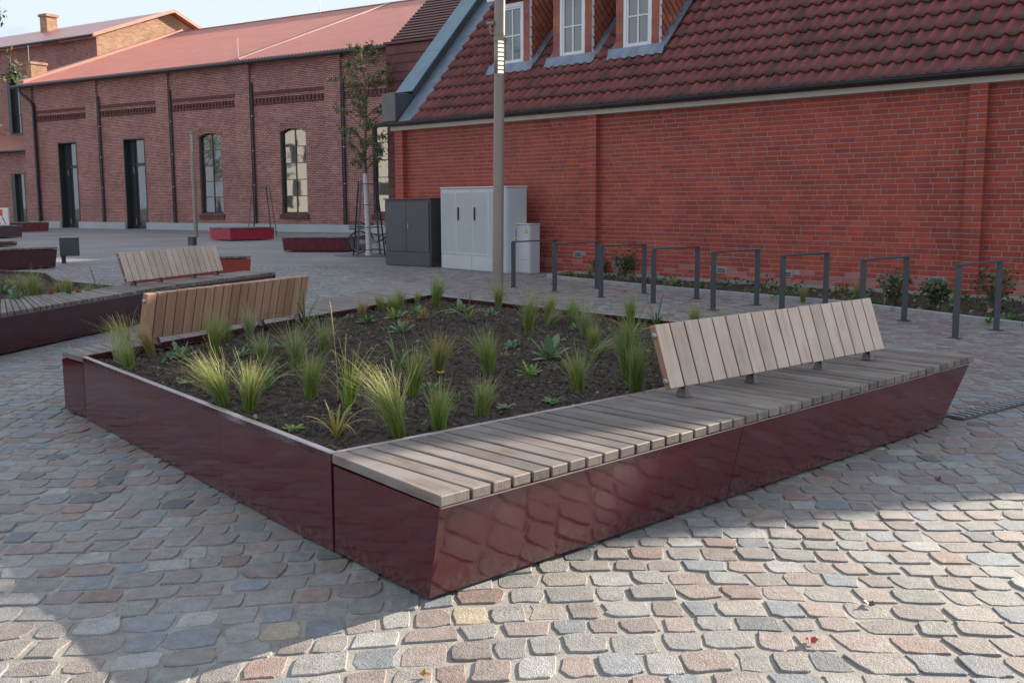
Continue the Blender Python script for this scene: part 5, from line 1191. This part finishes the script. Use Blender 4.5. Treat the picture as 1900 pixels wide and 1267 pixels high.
def leaf_plant(h, ckey, seed):
    rng = random.Random(seed); m = MB(); cs = {'bl': ((0.11, 0.19, 0.085), (0.19, 0.27, 0.14)), 'gr': ((0.06, 0.145, 0.04), (0.11, 0.21, 0.06)), 'lob': ((0.14, 0.25, 0.04), (0.22, 0.34, 0.07))}[ckey]
    n = 13 if h > 0.06 else 10; R_ = max(0.085, h * 1.1)
    for k in range(n):
        a = k * 2.4 + rng.gauss(0, 0.25); o = V(math.cos(a), math.sin(a), 0); f = k / n; l = R_ * rng.uniform(0.7, 1.15); el = 0.25 + 0.95 * (1 - f) * min(1, h / 0.12); t = rng.random()
        c = tuple(cs[0][j] * (1 - t) + cs[1][j] * t for j in range(3)); pts = []; ws = []; cols = []; wmax = l * rng.uniform(0.13, 0.20); ns_ = 9
        for i in range(ns_ + 1):
            s = i / ns_; pts.append(o * (l * s * math.cos(el) * (1 - 0.1 * s)) + V(0, 0, 0.006 + l * (math.sin(el) * s - 0.35 * s * s * math.cos(el) * 0.7)))
            w = wmax * math.sin(PI * min(1, 0.06 + s * 0.94)) ** 0.7 * (0.35 + 0.65 * s ** 0.6)
            if ckey == 'lob' or seed % 3 == 0: w *= (1.25 if i % 2 else 0.62)
            ws.append(max(0.0015, w)); cols.append(tuple(x * (1.15 if i % 2 else 0.95) for x in c))
        pts = [V(p.x, p.y, max(p.z, 0.004)) for p in pts]; ribbon(m, pts, ws, V(-o.y, o.x, 0), cols, -0.35)
    return m
def dry_tuft(h, ckey, seed):
    rng = random.Random(seed); m = MB(); c0 = (0.36, 0.14, 0.04) if ckey == 'rust' else (0.42, 0.29, 0.12)
    for k in range(120):
        a = rng.uniform(0, 6.3); e = rng.uniform(0.25, 1.5); l = h * rng.uniform(0.6, 1.1); o = V(math.cos(a) * math.cos(e), math.sin(a) * math.cos(e), math.sin(e)); kx = rng.uniform(0.6, 1.3); c = tuple(x * kx for x in c0)
        sd_ = V(-math.sin(a), math.cos(a), 0); pts = [o * 0.01, o * l * 0.6 + V(0, 0, 0.01), o * l + V(0, 0, 0.012 - l * 0.1)]; ribbon(m, pts, [0.0022, 0.002, 0.0008], sd_, [c] * 3)
    return m
def rose_bush(h, seed, nl=330):
    rng = random.Random(seed); st = MB(); lv = MB()
    for k in range(6):
        a = k * 1.1 + rng.random(); o = V(math.cos(a), math.sin(a), 0); p1_ = o * h * 0.16 + V(0, 0, h * 0.5); p2_ = o * h * rng.uniform(0.2, 0.45) + V(0, 0, h * rng.uniform(0.8, 1.0)); st.tube([(0, 0, 0), p1_, p2_], [0.006, 0.005, 0.003], 5)
        for j in range(nl // 6):
            s = rng.uniform(0.25, 1.05); p = (lerp(V(0, 0, 0), p1_, s * 2) if s < 0.5 else lerp(p1_, p2_, s * 2 - 1)) + V(rng.gauss(0, 1), rng.gauss(0, 1), rng.gauss(0, 1)) * h * 0.11
            c = rng.choice(((0.05, 0.10, 0.04), (0.07, 0.13, 0.045), (0.09, 0.15, 0.05), (0.06, 0.09, 0.05))); leaf_card(lv, p, V(rng.gauss(0, 1), rng.gauss(0, 1), rng.gauss(-0.2, 0.5)), rng.uniform(0.045, 0.08), rng.uniform(0.016, 0.027), c)
    return st, lv
_pl = 0
def plant(kind, x, y, z, h, lean, label, ck, group):
    global _pl
    _pl += 1; seed = 100 + _pl * 7
    nm, cat = {'grass': ('grass_tuft', 'grass tuft'), 'strap': ('lily_plant', 'plant'), 'leaf': ('leafy_plant', 'plant'), 'tuft': ('dried_plant', 'plant'), 'stalk': ('dry_stalk', 'plant'), 'flower': ('orange_flower', 'flower'), 'rose': ('rose_bush', 'shrub')}[kind]
    if kind == 'rose':
        t = thing(nm, label, cat, (x, y, z), 0, group); s_, l_ = rose_bush(h, seed); s_.build('stems', M['bark'], t, smooth=True); l_.build('leaves', M['leaf'], t); return
    if kind == 'flower':
        t = thing(nm, label, cat, (x, y, z), 0, group); MB().tube([(0, 0, 0), (0.004, 0, h * 0.6), (0, 0, h)], 0.002, 5).build('stem', M['leaf'] if False else M['bark'], t)
        f = MB()
        for k in range(5): a = k * 2 * PI / 5; o = V(math.cos(a), math.sin(a), 0.35); ribbon(f, [V(0, 0, h), V(0, 0, h) + o * 0.018, V(0, 0, h) + o * 0.034], [0.003, 0.008, 0.003], V(-math.sin(a), math.cos(a), 0), [(0.75, 0.30, 0.03)] * 3)
        f.build('petals', M['leaf'], t); return
    m = {'grass': lambda: grass_tuft(h, lean, ck, seed), 'strap': lambda: strap_plant(h, ck, seed), 'leaf': lambda: leaf_plant(h, ck, seed), 'tuft': lambda: dry_tuft(h, ck, seed)}.get(kind)
    if kind == 'stalk':
        mm = MB(); pts = [V(lean * s ** 2, 0.01 * math.sin(5 * s), h * s) for s in (0, 0.3, 0.6, 0.8, 0.93, 1.0)]; mm.tube(pts, [0.0035, 0.003, 0.0028, 0.0035, 0.0045, 0.001], 5, (0.42, 0.30, 0.20)); o = mm.build(nm, M['leaf'], smooth=True)
    else: o = m().build(nm, M['grass'] if kind in ('grass', 'tuft') else M['leaf'])
    o.location = (x, y, z); tag(o, label, cat, group)

P1_PLANTS = [
 ('grass', -2.76, 7.36, 0.29, -0.08, 'wide sunlit feather grass tuft arching left at the far left planter corner', 'gold_sunlit'),
 ('grass', -2.73, 7.11, 0.21, 0.03, 'pale bleached feather grass tuft between the arching tuft and the straw tuft', 'pale'),
 ('grass', -2.58, 6.89, 0.18, -0.03, 'small dark green tuft crowded against the pale tuft near the left rim', 'green'),
 ('grass', -2.62, 7.45, 0.25, -0.09, 'straw coloured tuft combed left beside the left backrest', 'straw'),
 ('grass', -2.19, 7.53, 0.32, 0.02, 'upright green tuft in front of the left backrest, nearest its middle foot', 'green'),
 ('grass', -2.29, 8.21, 0.19, 0.01, 'thin short tuft just right of the tuft at the left backrest foot', 'green'),
 ('grass', -2.12, 8.3, 0.28, -0.01, 'blue green wispy tuft standing alone against the left backrest', 'pale'),
 ('grass', -1.58, 5.58, 0.29, -0.12, 'large sunlit tuft combed left near the front left rim', 'gold_sunlit'),
 ('grass', -1.4, 5.42, 0.28, 0.02, 'sunlit narrow tuft just right of the large combed tuft by the left rim', 'gold_sunlit'),
 ('grass', -1.45, 6.84, 0.35, 0.0, 'broad hazy tuft in the middle of the left half of the bed', 'haze'),
 ('grass', -1.39, 7.56, 0.28, 0.05, 'hazy seed headed tuft behind the broad middle tuft', 'haze'),
 ('grass', -1.74, 7.13, 0.23, -0.02, 'faint wispy tuft left of the broad hazy tuft', 'haze'),
 ('grass', -1.15, 5.81, 0.27, 0.03, 'two toned tuft with olive base in front of the broad hazy tuft', 'green'),
 ('grass', -0.89, 5.58, 0.35, 0.05, 'tall coarse green sedge with rusty tips in the centre foreground', 'sedge'),
 ('grass', -0.54, 4.81, 0.33, -0.11, 'biggest sunlit tuft leaning hard left in the centre foreground', 'gold_sunlit'),
 ('grass', -0.57, 5.88, 0.28, 0.03, 'soft full tuft right of the tall coarse sedge', 'green'),
 ('grass', -0.48, 6.64, 0.27, 0.04, 'tuft with a straw blond right side behind the orange flower', 'halfstraw'),
 ('grass', -0.15, 6.59, 0.29, -0.03, 'wide spreading tuft alone in the middle of the dark mulch', 'green'),
 ('grass', -0.36, 4.96, 0.24, 0.02, 'olive tuft at the front right rim with rusty strands', 'green'),
 ('grass', -0.16, 5.28, 0.2, 0.03, 'loose open tuft next along the front rim, right of the rusty tuft', 'green'),
 ('grass', 0.38, 5.93, 0.26, -0.01, 'stiff tuft with straw base left of the front backrest', 'green'),
 ('grass', 0.72, 5.95, 0.3, 0.01, 'dense dark green tuft closest to the front backrest end', 'dark'),
 ('grass', 0.72, 6.44, 0.41, 0.01, 'tall green tuft behind the dense one at the front backrest', 'dark'),
 ('grass', 0.14, 8.75, 0.38, 0.03, 'tall tuft with blond plumes right of the lamp post', 'gold_sunlit2'),
 ('grass', 0.33, 9.38, 0.3, 0.04, 'smaller tuft with rusty strands behind the plumed tuft', 'halfstraw'),
 ('grass', 0.55, 9.28, 0.26, 0.0, 'slim tuft in front of the second bicycle stand', 'green'),
 ('grass', 0.59, 8.32, 0.32, 0.03, 'hazy full tuft in front of the third bicycle stand', 'haze'),
 ('grass', 0.6, 7.7, 0.2, 0.02, 'short green tuft under the hazy full tuft', 'green'),
 ('grass', 0.58, 7.29, 0.16, 0.18, 'wind blown tuft lying over to the right', 'haze'),
 ('grass', 0.33, 9.13, 0.18, 0.12, 'low tuft bent right beside the smaller rusty tuft', 'haze'),
 ('grass', -0.14, 10.75, 0.29, 0.0, 'compact tuft right in front of the lamp post', 'gold_sunlit2'),
 ('grass', -0.81, 10.88, 0.35, 0.06, 'feathery tuft at the far corner of the planter', 'green'),
 ('grass', -1.45, 9.93, 0.19, 0.01, 'small straw coloured tuft at the back rim left of the row of slips', 'straw'),
 ('grass', -1.34, 10.58, 0.17, -0.03, 'first of three little tufts along the back rim', 'green'),
 ('grass', -1.22, 10.36, 0.19, 0.02, 'second and widest of three little tufts along the back rim', 'green'),
 ('grass', -1.16, 10.79, 0.21, -0.02, 'third and tallest of three little tufts along the back rim', 'green'),
 ('grass', -1.04, 11.37, 0.13, 0.01, 'tiny single tuft between the three little tufts and the far corner', 'green'),
 ('grass', 1.09, 9.43, 0.26, -0.01, 'thin tuft in front of the fourth bicycle stand', 'green'),
 ('grass', 1.58, 8.85, 0.24, -0.02, 'blond topped tuft showing above the left end of the front backrest', 'gold_sunlit2'),
 ('grass', 1.72, 8.63, 0.22, 0.01, 'faint low tuft showing above the front backrest, right of the blond topped one', 'haze'),
 ('strap', -0.4, 9.53, 0.21, 0.0, 'arching strap leaved lily near the far rim left of the lamp', 'yg'),
 ('strap', -0.83, 4.79, 0.15, 0.0, 'yellowing strap leaved lily closest to the front corner', 'yel'),
 ('strap', -1.46, 6.07, 0.2, 0.0, 'green strap leaved lily beside the narrow sunlit tuft', 'green'),
 ('strap', -1.8, 8.97, 0.27, 0.0, 'upright iris leaves in front of the left backrest right end', 'green'),
 ('strap', -0.75, 6.73, 0.21, 0.0, 'curling strap leaves right of the coarse sedge', 'green'),
 ('strap', 0.96, 8.24, 0.2, 0.0, 'yellow streaked strap leaves behind the dense dark tufts', 'yel'),
 ('strap', 1.29, 9.18, 0.2, 0.0, 'dark strap leaves at the back rim near the front backrest', 'green'),
 ('stalk', -0.98, 5.72, 0.57, -0.03, 'tall bare dry stalk rising in the bed centre', ''),
 ('leaf', -2.4, 7.2, 0.1, 0.0, 'small leafy seedling left of the pair near the left rim', 'bl'),
 ('leaf', -2.34, 7.24, 0.14, 0.0, 'larger blue green leafy seedling right of the pair near the left rim', 'bl'),
 ('leaf', -1.95, 7.39, 0.09, 0.0, 'blue green rosette between the left backrest tufts and broad tuft', 'bl'),
 ('leaf', -1.78, 7.85, 0.08, 0.0, 'low silvery rosette behind the faint wispy tuft', 'bl'),
 ('leaf', -1.55, 9.8, 0.07, 0.0, 'dark star shaped seedling at the back rim left of the straw tuft', 'gr'),
 ('leaf', -1.32, 9.44, 0.12, 0.0, 'broad green rosette in front of the small straw tuft', 'gr'),
 ('leaf', 0.12, 6.5, 0.11, 0.0, 'bright lobed rosette in the middle of the right half', 'lob'),
 ('leaf', -0.0, 7.77, 0.09, 0.0, 'upright spiky seedling right of the wide spreading tuft', 'bl'),
 ('leaf', 0.26, 7.17, 0.2, 0.0, 'grey green branching plant with a drooping leaf', 'bl'),
 ('leaf', -0.48, 6.05, 0.07, 0.0, 'pale rosette under the orange flower', 'bl'),
 ('leaf', -0.04, 5.46, 0.04, 0.0, 'flat rosette at the front rim right of the loose tuft', 'bl'),
 ('leaf', 0.22, 5.6, 0.05, 0.0, 'flat leafy rosette at the front rim left of the front backrest', 'gr'),
 ('leaf', -0.88, 5.23, 0.07, 0.0, 'glossy dark seedling behind the yellowing lily', 'gr'),
 ('leaf', -1.07, 4.95, 0.04, 0.0, 'tiny bright green seedling near the front corner rim', 'lob'),
 ('leaf', -2.0, 6.27, 0.04, 0.0, 'tiny yellow green sprout near the left rim', 'lob'),
 ('leaf', -0.93, 8.71, 0.15, 0.0, 'feathery grey green plant with rusty tips in the back left bed', 'bl'),
 ('leaf', -1.1, 9.78, 0.15, 0.0, 'leafy green plant left of the rusty flower head', 'lob'),
 ('leaf', -0.94, 10.25, 0.11, 0.0, 'light green leaves right of the rusty flower head', 'lob'),
 ('leaf', -0.51, 10.24, 0.16, 0.0, 'blue grey leaf clump left of the far lily', 'bl'),
 ('leaf', -0.21, 9.93, 0.11, 0.0, 'small grey seedling just left of the compact lamp post tuft', 'bl'),
 ('leaf', 0.56, 8.89, 0.1, 0.0, 'pale low leaves under the slim tuft', 'bl'),
 ('tuft', -0.93, 9.17, 0.12, 0.0, 'rusty orange dried flower head in the back left bed', 'rust'),
 ('tuft', -0.83, 9.68, 0.12, 0.0, 'blond dried clump right of the rusty flower head', 'blond'),
 ('flower', -0.42, 6.05, 0.1, 0.0, 'single orange flower on a thin stem', ''),
]
P2_PLANTS = [
 ('grass', -6.06, 12.75, 0.27, 0.0, 'wispy tuft at the left edge of the far bed, behind the big green tuft', 'haze'),
 ('grass', -5.68, 12.23, 0.33, 0.0, 'tallest green tuft in the left far bed, below the maroon block bench', 'green'),
 ('grass', -5.74, 12.52, 0.18, 0.0, 'small tuft hugging the right side of the tallest far bed tuft', 'green'),
 ('grass', -5.56, 12.65, 0.17, 0.0, 'short blond tuft in the middle of the far bed', 'gold_sunlit2'),
 ('grass', -5.3, 12.35, 0.25, 0.0, 'yellow green blond tuft right of the middle in the far bed', 'gold_sunlit2'),
 ('grass', -5.21, 12.71, 0.13, 0.0, 'faint low tuft near the far bed right corner', 'haze'),
 ('grass', -6.39, 13.16, 0.17, 0.0, 'low tuft at the very left edge of the far bed', 'green'),
 ('strap', -5.26, 13.1, 0.22, 0.0, 'upright dark strap leaves at the right end of the far bed', 'green'),
 ('leaf', -6.28, 12.76, 0.2, 0.0, 'grey green leafy plant cut by the left edge of the picture', 'bl'),
 ('leaf', -5.62, 11.69, 0.18, 0.0, 'low silvery leafy plant nearest the seat boards of the far planter', 'bl'),
 ('tuft', -5.45, 12.22, 0.12, 0.0, 'rusty dried plant in the far bed between the blond and the tallest tuft', 'rust'),
 ('tuft', -5.25, 12.49, 0.09, 0.0, 'orange dried plant at the right end of the far bed', 'rust'),
]
WALL_PLANTS = [
 ('rose', -1.66, 0.18, 0.48, 'rose bush with yellow buds at the pilaster behind the second stand'),
 ('grass', -2.3, 0.51, 0.24, 'grass tuft at the left tip of the wall bed'),
 ('rose', -2.36, 0.18, 0.35, 'thin rose shoot against the wall left of the pilaster rose'),
 ('leaf', 0.51, 1.55, 0.18, 'low green plant in the wall bed behind the third stand'),
 ('leaf', 1.05, 1.52, 0.16, 'bright green seedling in the wall bed behind the fourth stand'),
 ('leaf', 1.49, 1.85, 0.13, 'small round plant in the wall bed, right of the fourth stand'),
 ('leaf', 2.45, 2.06, 0.16, 'silvery low plant in the wall bed behind the fifth stand'),
 ('grass', 3.54, 2.5, 0.26, 'loose grass in the wall bed behind the sixth stand'),
 ('leaf', 2.89, 2.16, 0.16, 'small leafy plant in the wall bed between the fifth and sixth stands'),
 ('rose', 4.7, 1.98, 0.48, 'dense dark rose bush behind the seventh stand'),
 ('rose', 5.34, 2.12, 0.41, 'broad rose bush between the last two stands'),
 ('rose', 6.09, 2.0, 0.58, 'tall rose bush with yellow buds behind the last stand'),
 ('leaf', 6.66, 2.94, 0.13, 'pale seedling at the right edge of the wall bed'),
 ('leaf', 6.55, 3.43, 0.12, 'tiny seedling at the kerb below the last rose bush'),
 ('grass', 4.12, 1.97, 0.34, 'dry grass in the wall bed left of the dense dark rose'),
]
for (k, x, y, h, ln, lab, ck) in P1_PLANTS: plant(k, x, y, 0.395, h, ln, lab, ck, 'plants in the foreground planter')
for (k, x, y, h, ln, lab, ck) in P2_PLANTS: plant(k, x, y, 0.395, h, ln, lab, ck, 'plants in the far left planter')
for (k, u, off, h, lab) in WALL_PLANTS:
    p = hw(u, off); plant(k, p.x, p.y, 0.012, h, 0.0, lab, {'grass': 'gold_sunlit2', 'leaf': 'gr'}.get(k, ''), 'plants in the wall bed')

# low ground cover creeping through the wall bed
gc = MB(); rngc = random.Random(5)
for k in range(2600):
    u = rngc.uniform(-2.6, 8.5)
    ko = [o1 + (o2 - o1) * (u - u1) / (u2 - u1) for (u1, o1), (u2, o2) in zip(KERB[:-1], KERB[1:]) if u1 <= u <= u2]
    if not ko: continue
    off = rngc.uniform(0.22, ko[0] - 0.1)
    if noise.noise(Vector((u * 1.3, off * 1.6, 2.0))) < 0.02: continue
    p = hw(u, off, 0.02 + abs(rngc.gauss(0, 0.05))); leaf_card(gc, p, V(rngc.gauss(0, 1), rngc.gauss(0, 1), rngc.gauss(0.5, 0.5)), rngc.uniform(0.05, 0.11), rngc.uniform(0.015, 0.03), rngc.choice(((0.06, 0.11, 0.04), (0.09, 0.15, 0.05), (0.12, 0.17, 0.06), (0.10, 0.13, 0.08), (0.30, 0.22, 0.10))))
tag(gc.build('ground_cover', M['leaf'], bedt, world=True), kind='stuff')
# tiny seedlings and dry bits between the planted tufts
gs = MB()
for k in range(420):
    x, y_ = rngc.uniform(-2.7, 2.4), rngc.uniform(4.5, 11.4)
    if not inside((x, y_), [lerp(q_, V(-0.4, 7.6, 0), 0.06) for q_ in (PN, PR, PB, PL)]): continue
    c = rngc.choice(((0.10, 0.17, 0.04), (0.14, 0.20, 0.06), (0.30, 0.22, 0.12), (0.24, 0.17, 0.10)))
    for j in range(rngc.randrange(2, 7)): leaf_card(gs, V(x + rngc.gauss(0, 0.012), y_ + rngc.gauss(0, 0.012), 0.405), V(rngc.gauss(0, 1), rngc.gauss(0, 1), rngc.gauss(0.5, 0.4)), rngc.uniform(0.02, 0.055), rngc.uniform(0.004, 0.009), c)
tag(gs.build('seedlings', M['leaf'], p1, world=True), kind='stuff')

# fallen leaves on the paving
def fallen(px, py, col, label, s=0.03):
    m = MB(); a = random.random() * 6.3; n = 9; c = []
    for k in range(n): t = 2 * PI * k / n; r = s * (1.0 if k % 2 else 0.55); c.append((r * math.cos(t), r * math.sin(t) * 0.8, 0.010 + 0.010 * math.sin(2 * t + a)))
    m.add(c + [(0, 0, 0.006)], [(n, k, (k + 1) % n) for k in range(n)], col); o = m.build('fallen_leaf', M['leaf']); o.location = (px, py, 0.004); o.rotation_euler = (0, 0, a); tag(o, label, 'leaf', 'fallen leaves on the paving')
fallen(1.33, 3.70, (0.10, 0.06, 0.05), 'curled dark fallen leaf on the sunny paving at the lower right')
fallen(1.02, 3.37, (0.30, 0.05, 0.05), 'small reddish fallen leaf near the bottom edge right of centre', 0.026)
fallen(-0.28, 3.13, (0.42, 0.20, 0.05), 'small orange fallen leaf near the bottom edge below the bench corner', 0.022)
fallen(2.30, 5.45, (0.10, 0.06, 0.05), 'dark fallen leaf on shaded paving right of the front bench', 0.026)
fallen(1.86, 17.2, (0.45, 0.08, 0.08), 'red fallen leaf beside the wall bed kerb', 0.05)

# ------------------------------------------------------------------ across the square, outside the frame: seen only as reflections in the panes
ho = thing('pale_house', 'pale rendered house across the square, seen only as a reflection in the hall windows', 'house', (-50, 40, 0), math.radians(104))
MB().box(-11, 11, -5, 5, 0, 8.5).build('wall', M['pale_render'], ho)
m = MB(); m.add([(-11.4, -5.4, 8.51), (11.4, -5.4, 8.51), (11.4, 5.4, 8.51), (-11.4, 5.4, 8.51), (-11.4, 0, 12.4), (11.4, 0, 12.4)], [(0, 1, 5, 4), (2, 3, 4, 5), (1, 2, 5), (3, 0, 4), (3, 2, 1, 0)]); m.build('roof', M['corr'], ho)
for k in range(6):
    for z in (1.2, 4.8):
        x = -9.3 + k * 3.7; w_ = MB().box(x - 0.7, x + 0.7, -5.06, -5.0, z, z + 2.0).build('window', M['dark_frame'], ho)
        MB().box(x - 0.6, x + 0.6, -5.09, -5.061, z + 0.1, z + 1.9).build('pane', M['glass'], w_)
for k, (x, y) in enumerate(((-40, 27), (-47, 22), (-43, 54))):
    make_tree('street_tree', ('broad street tree across the square left of the pale house', 'second broad street tree further across the square', 'street tree right of the pale house across the square')[k] + ', outside the picture', (x, y, 0), 11.5, 2.6, 3.6, 2600, 34, painted=False, lw=0.16, trunk_r=0.2)
